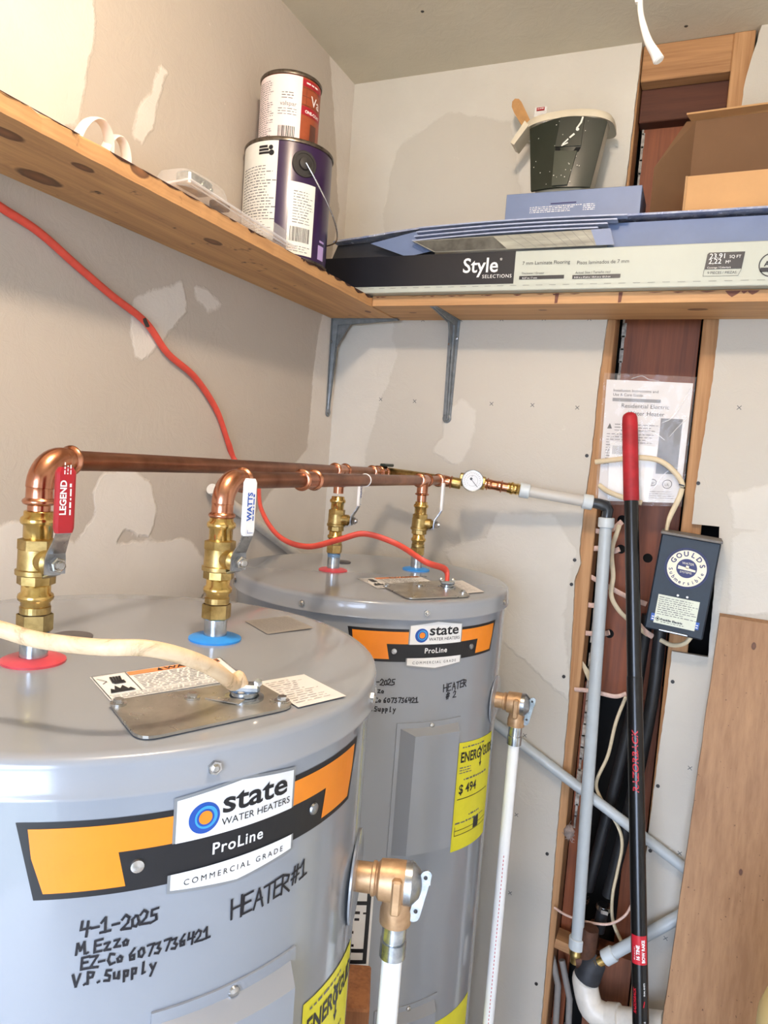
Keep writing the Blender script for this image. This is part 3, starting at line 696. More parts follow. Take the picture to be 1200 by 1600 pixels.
def energy_label(t, cfn, s, u0, u1, z1, z0):
    f = cfn(.0008); sl = -.10   # slightly askew
    fn = lambda a, b: f(a, b+(a-u0)*sl)
    m = MB(); quadf(m, fn, (u0, z1), (u1, z1), (u1, z0), (u0, z0), 20); L = obj('energy_label', m, M['yellow'], t, smooth=False); L['label'] = 'yellow energy guide label'
    f2 = cfn(.0012); fn = lambda a, b: f2(a, b+(a-u0)*sl); w = u1-u0; m = MB()
    text(m, fn, 'ENERG', u0+.006, z1-.036, .026, bold=.0007, sx=.80); text(m, fn, 'GUIDE', u0+w*.625, z1-.036, .026, bold=.0007, sx=.66)
    x = u0+w*.565; stroke(m, fn, [(x-.007, z1-.016), (x, z1-.026), (x+.007, z1-.016)], .0035); stroke(m, fn, [(x, z1-.024), (x, z1-.05)], .0035)
    polyf(m, fn, [(x-.005, z1-.046), (x, z1-.055), (x+.005, z1-.046)])
    obj('label_title', m, M['black'], L, smooth=False)
    m = MB(); text(m, fn, '$ 494', u0+.008, z1-.094, .024, bold=.0005)
    obj('label_price', m, M['black'], L, smooth=False)
    m = MB(); rect(m, fn, u0+.006, z1-.105, u0+w*.9, z1-.1035, 12); rect(m, fn, u0+.006, z1-.163, u0+w*.95, z1-.1618, 12); rect(m, fn, u0+.006, z1-.172, u0+w*.95, z1-.1708, 12)
    rect(m, fn, u0+.006, z1-.172, u0+.0072, z1-.155); rect(m, fn, u0+w*.5, z1-.170, u0+w*.66, z1-.150, 3)
    obj('label_scale', m, M['black'], L, smooth=False)
    m = MB(); r = random.Random(4)
    fine(m, fn, u0+.01, z1-.012, u0+w*.9, z1-.006, 1, rnd=r); fine(m, fn, u0+.006, z1-.058, u0+w*.36, z1-.044, 3, rnd=r); fine(m, fn, u0+.02, z1-.072, u0+w*.9, z1-.066, 1, .6, rnd=r)
    fine(m, fn, u0+w*.35, z1-.142, u0+w*.85, z1-.136, 1, .6, rnd=r); fine(m, fn, u0+.006, z1-.152, u0+w*.9, z1-.146, 1, .5, rnd=r)
    fine(m, fn, u0+.008, z0+.02, u0+w*.8, z1-.180, 6, .3, rnd=r)
    obj('fine_print', m, M['greyprint'], L, smooth=False, kind='stuff')
    return L
def bil(tl, tr, br, bl, off=0.):
    W_ = (tr-tl).length; H_ = (tl-bl).length
    def f(u, v):  # u from left, v up from bottom, metres
        a = u/W_; b = v/H_; p = (bl*(1-a)+br*a)*(1-b)+(tl*(1-a)+tr*a)*b
        return V(p.x, p.y, p.z+off)
    return f, W_, H_
def warning_label(t, q, z):
    tl, tr, br, bl = [az(u, v, z) for u, v in q]; f, w, h = bil(tl, tr, br, bl, .0016); m = MB(); rect(m, f, 0, 0, w, h)
    L = obj('warning_label', m, M['white'], t, smooth=False); L['label'] = 'white warning label with orange heading'
    f, w, h = bil(tl, tr, br, bl, .002)
    m = MB(); rect(m, f, w*.25, h*.82, w*.96, h*.97); obj('orange_heading', m, M['orange_warn'], L, smooth=False)
    f, w, h = bil(tl, tr, br, bl, .0023); m = MB()
    text(m, f, '\u25b2WARNING' if False else 'WARNING', w*.52, h*.84, h*.15, bold=.0002, sx=1.2); polyf(m, f, [(w*.46, h*.84), (w*.505, h*.84), (w*.482, h*.955)])
    stroke(m, f, [(w*.01, h*.02), (w*.99, h*.02), (w*.99, h*.98), (w*.01, h*.98), (w*.01, h*.02)], .0007); stroke(m, f, [(w*.24, h*.16), (w*.24, h*.98)], .0006); stroke(m, f, [(w*.01, h*.16), (w*.98, h*.16)], .0005)
    polyf(m, f, [(w*.04, h*.24), (w*.21, h*.24), (w*.19, h*.36), (w*.17, h*.32), (w*.15, h*.48), (w*.12, h*.36), (w*.1, h*.5), (w*.08, h*.34), (w*.06, h*.4)])
    for k in range(4): stroke(m, f, [(w*(.11+.018*k), h*.62), (w*(.12+.02*k), h*.84)], .0022)
    rect(m, f, w*.11, h*.56, w*.19, h*.68); stroke(m, f, [(w*.03, h*.85), (w*.075, h*.7), (w*.04, h*.62)], .0008)
    obj('warning_print', m, M['black'], L, smooth=False)
    m = MB(); fine(m, f, w*.27, h*.2, w*.96, h*.78, 9, .3, .95, random.Random(6)); fine(m, f, w*.03, h*.04, w*.9, h*.14, 2, .3, .9, random.Random(6))
    obj('fine_print', m, M['greyprint'], L, smooth=False, kind='stuff'); return L
def top_sheet(t, q, z, name, mat, rows, label=None, pm='greyprint'):
    tl, tr, br, bl = [az(u, v, z) for u, v in q]; f, w, h = bil(tl, tr, br, bl, .0016); m = MB(); rect(m, f, 0, 0, w, h)
    L = obj(name, m, M[mat], t, smooth=False)
    if label: L['label'] = label
    f, w, h = bil(tl, tr, br, bl, .0021); m = MB(); fine(m, f, w*.06, h*.1, w*.92, h*.92, rows*2, .16, .8 if mat == 'paper' else .95, random.Random(rows)); obj('fine_print', m, M[pm], L, smooth=False, kind='stuff')
    return L
def cover_plate(t, q, z, hole):
    P = [az(u, v, z) for u, v in q]; pts = []
    for i in range(4):
        c = P[i]; a = P[i-1]; b = P[(i+1) % 4]; r = .018; da = (a-c).normalized(); db = (b-c).normalized()
        for k in range(7):
            tt = k/6; p0 = c+da*r; p2 = c+db*r; pts.append((1-tt)**2*p0+2*tt*(1-tt)*c+tt*tt*p2)
    m = MB().prism([p+V(0, 0, .0014) for p in pts], (0, 0, .0022))
    L = obj('junction_cover', m, M['galv'], t, smooth=False); L['label'] = 'galvanised cover plate over the wiring box'
    cen = sum(P, V(0, 0, 0))/4
    # folded tab pressed into the plate, screws and the cable knockout
    d = (P[1]-P[0]).normalized(); e = (P[3]-P[0]).normalized()
    obj('folded_tab', MB().prism([cen+d*.005+e*-.012+V(0, 0, .0036), cen+d*.012+e*-.014+V(0, 0, .0036), cen+d*.03+e*.012+V(0, 0, .0065), cen+d*.024+e*.014+V(0, 0, .0045)], (0, 0, .001)), M['galv'], L, smooth=False)
    for c in (P[0]*.82+P[3]*.1+cen*.08, P[1]*.2+P[0]*.25+cen*.55, P[1]*.12+P[2]*.76+cen*.12):
        obj('plate_screw', MB().lathe([(.0065, 0), (.0065, .0018), (.0042, .002)], V(c.x, c.y, z+.0036), n=16).lathe([(.0042, .002), (.004, .005)], V(c.x, c.y, z+.0036), n=6), M['steel'], L, smooth=False)
    h = az(hole[0], hole[1], z)
    obj('knockout_ring', MB().lathe([(.0165, 0), (.0165, .002), (.0125, .0024), (.0125, .0002)], V(h.x, h.y, z+.0036), n=26), M['zinc'], L)
    cl = MB().box((h.x, h.y, z+.013), (.026, .014, .007), Matrix.Rotation(.5, 3, 'Z'), .002).lathe([(.011, .003), (.011, .010)], V(h.x, h.y, z), n=20)
    k = obj('cable_clamp', cl, M['zinc'], L)
    for sg in (-1, 1):
        dd = Matrix.Rotation(.5, 3, 'Z') @ V(sg*.011, .0, 0)
        obj('clamp_screw', MB().lathe([(.0035, -.004), (.0035, .004), (.0015, .0045)], V(h.x, h.y, z+.017)+dd, (.5, -.8, .4), 10), M['steel'], L)
    return L, V(h.x, h.y, z+.014)
def nipple(t, x, y, z, ztop, gm, label):
    obj('gasket_ring', MB().lathe([(.0285, .0012), (.0285, .0032), (.025, .0048), (.0125, .0065), (.0125, .001)], (x, y, z), n=36), gm, t)['label'] = label
    m = MB().lathe([(.0123, .001), (.0123, ztop-z-.006), (.0116, ztop-z)], (x, y, z), n=28)
    obj('nipple', m, M['zinc'], t)['label'] = 'galvanised pipe nipple'
    m = MB()
    for k in range(4): m.lathe([(.0120, 0), (.0131, .0009), (.0120, .0018)], (x, y, ztop-.0085+.002*k), n=24, cap=False)
    obj('thread', m, flat('blue_thread_sealant', '6f9cc4', .4, .3), t)
def anode(t, u, v, z):
    p = az(u, v, z); obj('anode_cap', MB().lathe([(.021, .001), (.021, .0025), (.018, .0034), (.001, .0036)], p, n=28), flat('grey_cap', '5e5a5c', .5), t)

Z1, Z2 = EYE-.2173, EYE-.2377
C1, C2 = (-.529, .565), (-.573, 1.31)
PH1, PH2 = -26., -40.5
h1, cf, s, TH1 = make_heater(C1, Z1, PH1, 'grey water heater nearest the camera with HEATER #1 written on its side')
handwriting(h1, cf, [('HEATER', s(-.6), -.1435, .0155, .63, .0019, .0), ('#1', s(12), -.1405, .0145, .70, .0019, .1),
   ('4-1-2025', s(-23.8), -.1295, .0105, .62, .0018, .03), ('M. Ezzo', s(-24.4), -.1425, .0088, .70, .0017, .03),
   ('EZ-Co 6073736421', s(-23.6), -.1535, .0088, .66, .0017, .02), ('V.P. Supply', s(-24.6), -.1655, .0090, .66, .0017, .02)])
element_cover(h1, cf, s, -.197, -.43); element_cover(h1, cf, s, -.71, -.94)
energy_label(h1, cf, s, s(18), s(43), -.262, -.47)
NH1, NC1, NH2, NC2 = (-.549, .483), (-.468, .651), (-.643, 1.273), (-.522, 1.42)
nipple(h1, *NH1, Z1, EYE-.1868, M['redgasket'], 'red gasket ring'); nipple(h1, *NC1, Z1, EYE-.185, M['bluegasket'], 'blue gasket ring')
anode(h1, 112, 997, Z1)
_, hole1 = cover_plate(h1, [(168, 1102), (398, 1069), (466, 1108), (216, 1163)], Z1, (381, 1097))
warning_label(h1, [(140, 1061), (345, 1030), (384, 1062), (172, 1098)], Z1)
top_sheet(h1, [(403, 1068), (475, 1056), (541, 1090), (466, 1108)], Z1, 'paper_tag', 'paper', 6, 'white paper tag with pen notes')
top_sheet(h1, [(382, 972), (450, 964), (490, 983), (418, 993)], Z1, 'rating_label', 'greylabel', 8, 'grey rating label')
h2, cf2, s2, TH2 = make_heater(C2, Z2, PH2, 'grey water heater further back in the corner with HEATER # 2 written on it')
handwriting(h2, cf2, [('HEATER', s2(4.6), -.1555, .0125, .74, .0018, .05), ('# 2', s2(6), -.1705, .0115, .95, .0018, .08),
   ('4-1-2025', s2(-26), -.1405, .0105, .62, .0018, .0), ('M. Ezzo', s2(-26.4), -.1545, .0088, .72, .0017, .0),
   ('EZ-Co 6073736421', s2(-25.6), -.170, .0088, .68, .0017, .0), ('V.P. Supply', s2(-26.2), -.185, .0090, .68, .0017, .0)])
element_cover(h2, cf2, s2, -.205, -.437); element_cover(h2, cf2, s2, -.715, -.945)
energy_label(h2, cf2, s2, s2(15), s2(43), -.255, -.455)
m = MB(); quadf(m, cf2(.0006), (s2(14), -.775), (s2(42), -.79), (s2(42), -.93), (s2(14), -.92), 14); obj('lower_label', m, M['yellow'], h2, smooth=False)['label'] = 'second yellow label low on the jacket'
m = MB(); quadf(m, cf2(.0006), (s2(-52), -.46), (s2(-16.6), -.46), (s2(-16.6), -.685), (s2(-52), -.685), 24); rl = obj('specification_label', m, M['white'], h2, smooth=False); rl['label'] = 'white specification sheet with black borders'
m = MB(); f = cf2(.001)
for z_ in (-.46, -.515, -.60, -.62): rect(m, f, s2(-51), z_-.007, s2(-17.5), z_, 16)
rect(m, f, s2(-19), -.62, s2(-17.5), -.46, 2); obj('label_border', m, M['black'], rl, smooth=False)
m = MB(); fine(m, f, s2(-50), -.6, s2(-20), -.53, 6, .4, 1., random.Random(9)); fine(m, f, s2(-50), -.68, s2(-20), -.63, 4, .4, 1., random.Random(9)); obj('fine_print', m, M['black'], rl, smooth=False, kind='stuff')
nipple(h2, *NH2, Z2, EYE-.2012, M['redgasket'], 'red gasket ring'); nipple(h2, *NC2, Z2, EYE-.2012, M['bluegasket'], 'blue gasket ring')
anode(h2, 533, 879, Z2)
_, hole2 = cover_plate(h2, [(594, 916), (697, 909), (737, 934), (638, 938)], Z2, (698, 921))
warning_label(h2, [(558, 905), (655, 901), (682, 913), (590, 921)], Z2)
top_sheet(h2, [(688, 909), (722, 908), (757, 926), (722, 929)], Z2, 'paper_tag', 'paper', 6, 'white paper tag')

# relief valves and their discharge pipes
def relief(t_heater, C, ang, ref, lab_v, lab_p, lever_up):
    a = math.radians(ang); d = V(math.cos(a), math.sin(a), 0); p0 = V(C[0], C[1], 0)+d*.265
    body = p0+d*.044; zc = ay(ref[0], ref[1], body.y).z; p0.z = zc; body.z = zc
    obj('escutcheon', MB().lathe([(.045, .0), (.045, .002), (.041, .0028), (.02, .003)], p0, d, 40), M['heater'], t_heater)
    t = thing('relief_valve', (body.x, body.y, zc-.04), lab_v, 'valve')
    b = MB().lathe([(.0145, .001), (.0145, .017), (.0165, .018), (.0165, .021), (.0152, .0225), (.0152, .026)], p0, d, 32)
    b.lathe([(.0155, .023), (.0195, .026), (.0205, .04), (.0205, .052), (.0185, .056)], p0, d, 36)
    b.lathe([(.0145, 0), (.0145, .025), (.016, .03), (.016, .042), (.0135, .042)][::1], body+V(0, 0, 0), (0, 0, -1), 32)
    sd = V(-d.y, d.x, 0); b.box(body-sd*.0185+V(0, 0, -.005), (.010, .010, .036), Matrix.Rotation(a, 3, 'Z'), .002)
    obj('body', b, M['bronze'], t, ang=40)
    obj('bonnet', MB().lathe([(.0208, .051), (.0208, .058), (.018, .061), (.013, .066), (.006, .068), (.0001, .0685)], p0, d, 36), M['bolt'], t)
    # lever
    q = p0+d*.0705; R_ = Matrix.Rotation(a, 3, 'Z')
    lv = MB(); pr = []
    for k in range(9): th = PI*k/8; pr.append((math.cos(th)*.0054, .012+math.sin(th)*.0054))
    for k in range(9): th = PI+PI*k/8; pr.append((math.cos(th)*.0054, -.032+math.sin(th)*.0054))
    lx = lambda x, z: q+d*(.001+x+(z-.012)*.2)+V(0, 0, z)
    lv.prism([lx(x, z)-sd*.002 for x, z in pr], sd*-.0022)
    lv.box(q+d*.0-sd*.003+V(0, 0, .006), (.012, .002, .008), R_, .0005)
    L = obj('lever', lv, M['zinc'], t, smooth=False)
    for z_ in (.010, -.026): obj('rivet', MB().lathe([(.0022, .002), (.002, .0048), (.0005, .0052)], lx(0, z_), -sd, 12), M['knobdark'], L)
    zb_ = zc-.042
    ad = MB().lathe([(.0125, 0), (.0125, .016), (.0118, .0165), (.0118, .019), (.0134, .0195), (.0134, .036), (.0115, .0365)], (body.x, body.y, zb_), (0, 0, -1), 30)
    obj('outlet_adapter', ad, M['zinc'], t, ang=40)['label'] = 'zinc coloured threaded adapter'
    pp = MB().lathe([(.0105, 0), (.0105, zb_-.036-.06)], (body.x, body.y, .06), n=26)
    o = tag(obj('discharge_pipe', pp, M['pipewhite']), lab_p, 'pipe')
    m = MB(); vd = V(body.x, body.y, 0).normalized(); sdv = V(-vd.y, vd.x, 0); f = lambda u, v: V(body.x, body.y, v)-vd*.0109+sdv*u
    for k in range(46): rect(m, f, -.001, zb_-.25-k*.008, .0002, zb_-.2545-k*.008)
    obj('red_print_line', m, M['redprint'], o, smooth=False, kind='stuff')
    return t
relief(h1, C1, 17, (606, 1372), 'bronze relief valve on the side of the nearer heater', 'white discharge pipe dropping from the nearer relief valve', 0)
relief(h2, C2, 3, (803, 1098), 'bronze relief valve on the side of the far heater', 'white discharge pipe dropping from the far relief valve', 0)

# ------------------------------------------------------------------ copper lines, ball valves
RC = .0100
def ringed(m, p, d, r=RC, L=.022):
    """press socket: sleeve with a rolled bead at its mouth"""
    return m.lathe([(r, -.002), (r+.0016, 0), (r+.0018, L*.5), (r+.0018, L*.62), (r+.0042, L*.72), (r+.0048, L*.82), (r+.0036, L*.94), (r+.001, L)], p, d, 26)
def ball_valve(xy, P, zn, hdir, grip, label, text_s, tcol, gl=.066, gw=.0078, flip=1):
    x, y = xy; t = thing('ball_valve', (x, y, zn-.004), label, 'valve')
    b = MB()
    b.lathe([(.0142, P-.1365), (.0158, P-.1350), (.0158, P-.150), (.0142, P-.1515)][::-1], (x, y, 0), n=6)
    obj('hex_adapter', b.lathe([(.0135, P-.134), (.0135, P-.128)], (x, y, 0), n=26), M['brassrough'], t, smooth=False)
    for z0, z1, zr in ((P-.129, P-.106, P-.119), (P-.065, P-.039, P-.048)):
        c = MB().lathe([(.0124, z0), (.0128, z0+.001), (.0128, zr-.0045), (.0152, zr-.0025), (.0158, zr), (.0152, zr+.0025), (.0128, zr+.0045), (.0128, z1-.001), (.0118, z1)], (x, y, 0), n=30)
        obj('press_collar', c, M['brass'], t, ang=60)
    b = MB().lathe([(.0125, P-.107), (.0165, P-.1065), (.0165, P-.0985)], (x, y, 0), n=8)
    b.lathe([(.0172, P-.0985), (.0185, P-.0975), (.0185, P-.0935), (.0168, P-.0925), (.0165, P-.083), (.0165, P-.0745)], (x, y, 0), n=30)
    b.lathe([(.0170, P-.0745), (.0170, P-.0655), (.014, P-.0645)], (x, y, 0), n=6)
    obj('body', b, M['brassrough'], t, ang=25)
    a = math.radians(hdir); d = V(math.cos(a), math.sin(a), 0); sd = V(-d.y, d.x, 0); zc = P-.084; c0 = V(x, y, zc)
    obj('stem', MB().lathe([(.0108, .010), (.0108, .024), (.0085, .026), (.006, .031)], c0, d, 22), M['brassrough'], t)
    # lever: bent strap rising to the grip
    ctr = [(.0305, -.009), (.0305, .004), (.0315, .010), (.0400, .024), (.0425, .029), (.0425, .035)]
    m = MB(); rings = []
    for i, (o_, h) in enumerate(ctr):
        w = (.0095, .0095, .0085, .0068, .0068, .0068)[i]; p = c0+d*o_+V(0, 0, h)
        rings.append([p-sd*w, p+sd*w, p+sd*w+d*.0022, p-sd*w+d*.0022])
    m.loft(rings); lv = obj('lever', m, M['bolt'], t, smooth=False)
    m = MB(); zz = .030; gr = []
    N = 14
    for i in range(N+1):
        q = i/N; h = zz+gl*q; k = 1. if .06 < q < .94 else (.86 if q in (0., 1.) else .95)
        if q == 1.: k = .72
        p = c0+d*.0437+V(0, 0, h); w = gw*k; th = .0031*k
        gr.append([p+sd*(w*cx_)+d*(th*cy_) for cx_, cy_ in ((-1, -.55), (-.75, -1), (.75, -1), (1, -.55), (1, .55), (.75, 1), (-.75, 1), (-1, .55))])
    m.loft(gr); g = obj('grip', m, M[grip], t, ang=30); g['label'] = ('red' if grip == 'redgrip' else 'white')+' vinyl grip'
    if text_s:
        vd = V(x, y, 0).normalized(); side = 1 if d.dot(vd) < 0 else -1
        o_ = c0+d*(.0437+side*.0034)+V(0, 0, 0)
        U = V(0, 0, 1); Vv = -sd*side*1.0 if True else sd
        # letters run upwards
        N_ = U.cross(Vv)
        if N_.dot(d)*side < 0: Vv = -Vv
        f = lambda u, v: o_+U*u+Vv*v
        m = MB(); text(m, f, text_s, zz+.016, .0005 if grip == 'redgrip' else -.0012, .0082 if grip == 'redgrip' else .0088, bold=.00025)
        fine(m, f, zz+.016, -.0052, zz+.05, -.0018, 1, .5, 1., random.Random(3))
        if grip == 'redgrip': fine(m, f, zz+.052, -.004, zz+.062, .004, 3, .4, 1.)
        else: stroke(m, f, [(zz+.006, .003), (zz+.003, .003), (zz+.003, -.004)], .0005)
        obj('grip_lettering', m, M[tcol], g, smooth=False)
    nut = MB().lathe([(.0068, .0326), (.0072, .0335), (.0072, .0385), (.0060, .0395)], c0, d, 6).lathe([(.0048, .039), (.0045, .0425), (.003, .0432)], c0, d, 18)
    obj('handle_nut', nut, M['steel'], t, smooth=False)
    obj('stop_tab', MB().prism([c0+d*.031+sd*-.006+V(0, 0, -.008), c0+d*.031+sd*.006+V(0, 0, -.008), c0+d*.018+sd*.004+V(0, 0, -.013), c0+d*.018+sd*-.004+V(0, 0, -.013)], (0, 0, -.002)), M['bolt'], t, smooth=False)
    return t
P1, P1b = EYE-.028, EYE-.038          # hot line heights at heater 1 and heater 2
P2, P2b = EYE-.0405, EYE-.0475
ball_valve(NH1, P1-.008, Z1, -14, 'redgrip', 'brass ball valve with a red handle on the nearer heater', 'LEGEND', 'white', gl=.058, gw=.0088)
ball_valve(NC1, P2-.001, Z1, -16, 'whitegrip', 'brass ball valve with a white lettered handle over the blue gasket of the nearer heater', 'WATTS', 'blue', gl=.06)
ball_valve(NH2, P1b-.012, Z2, 8, 'whitegrip', 'brass ball valve with white handle over the red gasket of the far heater', 'WATTS', 'blue', gl=.055)
ball_valve(NC2, P2b-.006, Z2, 8, 'whitegrip', 'brass ball valve with white handle over the blue gasket of the far heater', None, 'blue', gl=.058)

def copper_line(name, a, tee_xy, Pa, Pb, end, label, couplings):
    A_ = V(a[0], a[1], Pa); B_ = V(tee_xy[0], tee_xy[1], Pb); d = (B_-A_).normalized()
    t = thing(name, (a[0], a[1], Pa-.03), label, 'pipe')
    E_ = B_+d*((end-B_.y)/d.y)
    re = .026
    # elbow: vertical leg up into horizontal leg
    pts = []
    for k in range(11):
        th = PI/2*k/10; pts.append(A_+d*(re*(1-math.cos(th)))+V(0, 0, re*(math.sin(th)-1)))
    m = MB().sweep(pts, [RC+.0022]*11, 24)
    ringed(m, pts[0]+V(0, 0, .002), (0, 0, -1), L=.018); ringed(m, pts[-1]-d*.002, d, L=.018)
    obj('elbow', m, M['copperb'], t, ang=50)
    obj('riser', MB().lathe([(RC, -.065), (RC, -.02)], A_, n=24), M['copperb'], t)
    obj('copper_tube', MB().tube([A_+d*re, E_], RC, 26), M['copper'], t)
    # tee over the second heater
    m = MB().lathe([(RC+.0018, -.024), (RC+.0018, .024)], B_, d, 26); ringed(m, B_+d*.016, d, L=.016); ringed(m, B_-d*.016, -d, L=.016)
    m.lathe([(RC+.0018, 0), (RC+.0018, .022)], B_, (0, 0, -1), 24); ringed(m, B_+V(0, 0, -.018), (0, 0, -1), L=.014)
    obj('tee', m, M['copperb'], t, ang=50)
    obj('drop_tube', MB().lathe([(RC, .02), (RC, .045)], B_, (0, 0, -1), 24), M['copperb'], t)
    for q, kind in couplings:
        p = A_+d*((q-A_.y)/d.y)
        if kind == 'coupling':
            m = MB().lathe([(RC+.0018, -.016), (RC+.0018, .016)], p, d, 26); ringed(m, p+d*.008, d, L=.014); ringed(m, p-d*.008, -d, L=.014); obj('coupling', m, M['copperb'], t, ang=50)
        else: obj('white_ring', MB().lathe([(RC+.0002, -.001), (RC+.001, -.0008), (RC+.001, .0008), (RC+.0002, .001)], p, d, 26), M['white'], t)
    return t, E_, d
cl1, E1, d1 = copper_line('copper_pipe', NH1, NH2, P1, P1b, 1.60, 'long copper hot water pipe running behind, starting above the red handle', [(1.50, 'coupling'), (1.555, 'coupling')])
cl2, E2, d2 = copper_line('copper_pipe', NC1, NC2, P2, P2b, 1.545, 'front copper cold water pipe starting above the white lettered handle', [(.862, 'coupling'), (1.08, 'ring')])

# mixing end: elbow, union, gauge and the translucent pipes
t = thing('pipe_elbow_group', (E2.x, E2.y, E2.z-.03), 'copper elbow and brass tee joining the pipes beside the dial gauge', 'pipe fitting')
G = ay(738, 752, 1.625); Xp = ay(945, 789, 1.70)
dg = (Xp-G).normalized(); c = E2+d2*.02
el = [c-d2*.02]+[c*(1-q)**2+0*c+(c+d2*.0)*2*q*(1-q)+(c+dg*.022)*q*q for q in (.25, .5, .75, 1)]
m = MB().sweep([c-d2*.018, c-d2*.006, c+dg*.006, c+dg*.018], [.0125, .0135, .0135, .0125], 22); ringed(m, c-d2*.012, -d2, L=.014); ringed(m, c+dg*.012, dg, L=.014)
obj('elbow', m, M['copperb'], t, ang=50)
obj('steel_sleeve', MB().lathe([(.0118, 0), (.0125, .002), (.0125, .024), (.0118, .026)], c+dg*.02, dg, 24), M['brassrough'], t)
obj('rear_elbow', MB().sweep([E1-d1*.01, E1+d1*.01, E1+(c-E1)*.5+d1*.012, c+dg*.012+V(0, .01, 0)], [.012]*4, 20), M['brassrough'], t)
obj('rear_valve_handle', MB().box(E1-d1*.02+V(.005, 0, .017), (.014, .055, .007), None, .002), M['valvegreen'], t)
b = MB().lathe([(.0145, -.030), (.0155, -.028), (.0155, -.018), (.0125, -.016), (.0125, .016), (.0155, .018), (.0155, .028), (.0145, .030)], G+dg*-.0, dg, 8).lathe([(.013, -.02), (.013, .02)], G, dg, 26)
obj('brass_tee', b, M['brassrough'], t, smooth=False)
gd = (V(0, 0, EYE)-G); gd = V(gd.x, gd.y, .1).normalized()
g = thing('temperature_gauge', (G.x, G.y, G.z-.025), 'small round dial thermometer on the pipe near the back wall', 'gauge')
gp = G+gd*.014
obj('case', MB().lathe([(.010, 0), (.010, .008), (.0235, .010), (.025, .012), (.025, .022), (.0238, .024), (.0222, .0236)], gp, gd, 44), M['aluminium'], g, ang=50)
U = V(0, 0, 1).cross(gd).normalized(); Vv = gd.cross(U); f = lambda u, v: gp+gd*.0238+U*u+Vv*v
m = MB(); disc(m, f, 0, 0, .0224, 40); obj('dial', m, M['gauge'], g, smooth=False)
f = lambda u, v: gp+gd*.0242+U*u+Vv*v
m = MB(); disc(m, f, 0, 0, .0125, 32, .0121); text(m, f, 'F\u00b0', 0, .008, .006, align='CENTER')
for k in range(21):
    th = math.radians(225-k*13.5); stroke(m, f, [(math.cos(th)*.0165, math.sin(th)*.0165), (math.cos(th)*.0195, math.sin(th)*.0195)], .0006)
obj('dial_print', m, M['greyprint'], g, smooth=False, kind='stuff')
f = lambda u, v: gp+gd*.0248+U*u+Vv*v
m = MB(); stroke(m, f, [(-.004, .005), (.0, 0), (.0115, -.0125)], .0012); disc(m, f, -.003, .004, .0032, 14); obj('needle', m, M['black'], g, smooth=False)
obj('glass', MB().lathe([(.0225, .0252), (.012, .0262), (.0001, .0266)], gp, gd, 36, cap=False), clear('gauge_glass', 'ffffff', .02, .06, bump=0), g)
m = MB().lathe([(RC+.001, .03), (RC+.001, .085)], G, dg, 24); ringed(m, G+dg*.045, -dg, L=.012); ringed(m, G+dg*.058, dg, L=.012)
obj('copper_stub', m, M['copperb'], t, ang=50)
m = MB().lathe([(.0125, .082), (.0125, .088), (.0145, .09), (.0145, .094), (.0125, .096), (.0125, .102), (.0145, .104), (.0125, .106), (.0125, .114)], G, dg, 26)
obj('brass_adapter', m, M['brass'], t, ang=50)
Rp = .0142
tube1s = G+dg*.11
t = thing('plastic_pipe', (Xp.x, Xp.y, Xp.z), 'translucent plastic pipe from the gauge across to the dark elbow', 'pipe')
obj('tube', MB().tube([tube1s+dg*.012, Xp-dg*.03], .0128, 22), clear('cloudy_plastic_pipe', 'ccc8c0', .25, .82, bump=0), t)
for q in (tube1s, Xp-dg*.05): obj('expansion_ring', MB().lathe([(.016, 0), (.0172, .0015), (.0172, .021), (.016, .0225)], q, dg, 26), M['pexring'], t)
Xb = ay(901, 1478, 1.70)
el2 = ay(948, 806, 1.70)
t = thing('plastic_pipe', (Xb.x, Xb.y, Xb.z), 'grey plastic water pipe running vertically down beside the open stud bay', 'pipe')
vd = (Xb-el2).normalized()
obj('tube', MB().tube([el2+vd*.01, Xb], .0140, 22), M['pex'], t)
obj('expansion_ring', MB().lathe([(.0165, 0), (.0178, .0015), (.0178, .021), (.0165, .0225)], el2+vd*.004, vd, 26), M['pexring'], t)
obj('expansion_ring', MB().lathe([(.0165, 0), (.0185, .0015), (.0185, .026), (.0165, .0275)], Xb-vd*.022, vd, 26), M['pexring'], t)
obj('corner_elbow', MB().sweep([Xp-dg*.028, Xp-dg*.012, Xp+dg*.002+vd*.002, Xp+dg*.008+vd*.010, el2+vd*.006], [.0115, .0125, .014, .0125, .0115], 20), M['darkfit'], t)

def ppipe(pts, r, label, name='plastic_pipe', mat='pex'):
    return tag(obj(name, MB().tube(pts, r, 20), M[mat]), label, 'pipe')
D0 = ay(770, 1128, 1.733); D1 = ay(1072, 1358, 1.733)
ppipe([D0, D0+(D1-D0)*1.1], .0125, 'grey plastic pipe slanting down to the right from behind the far heater')
# sloping pipe on the left wall behind the heaters
a_ = ax(345, 775, XL+.014); b_ = ax(465, 868, XL+.014)
ppipe([a_-(b_-a_)*.1, b_+(b_-a_)*.6], .0115, 'pale plastic pipe sloping down the left wall behind the white handle', mat='pvcdirty')
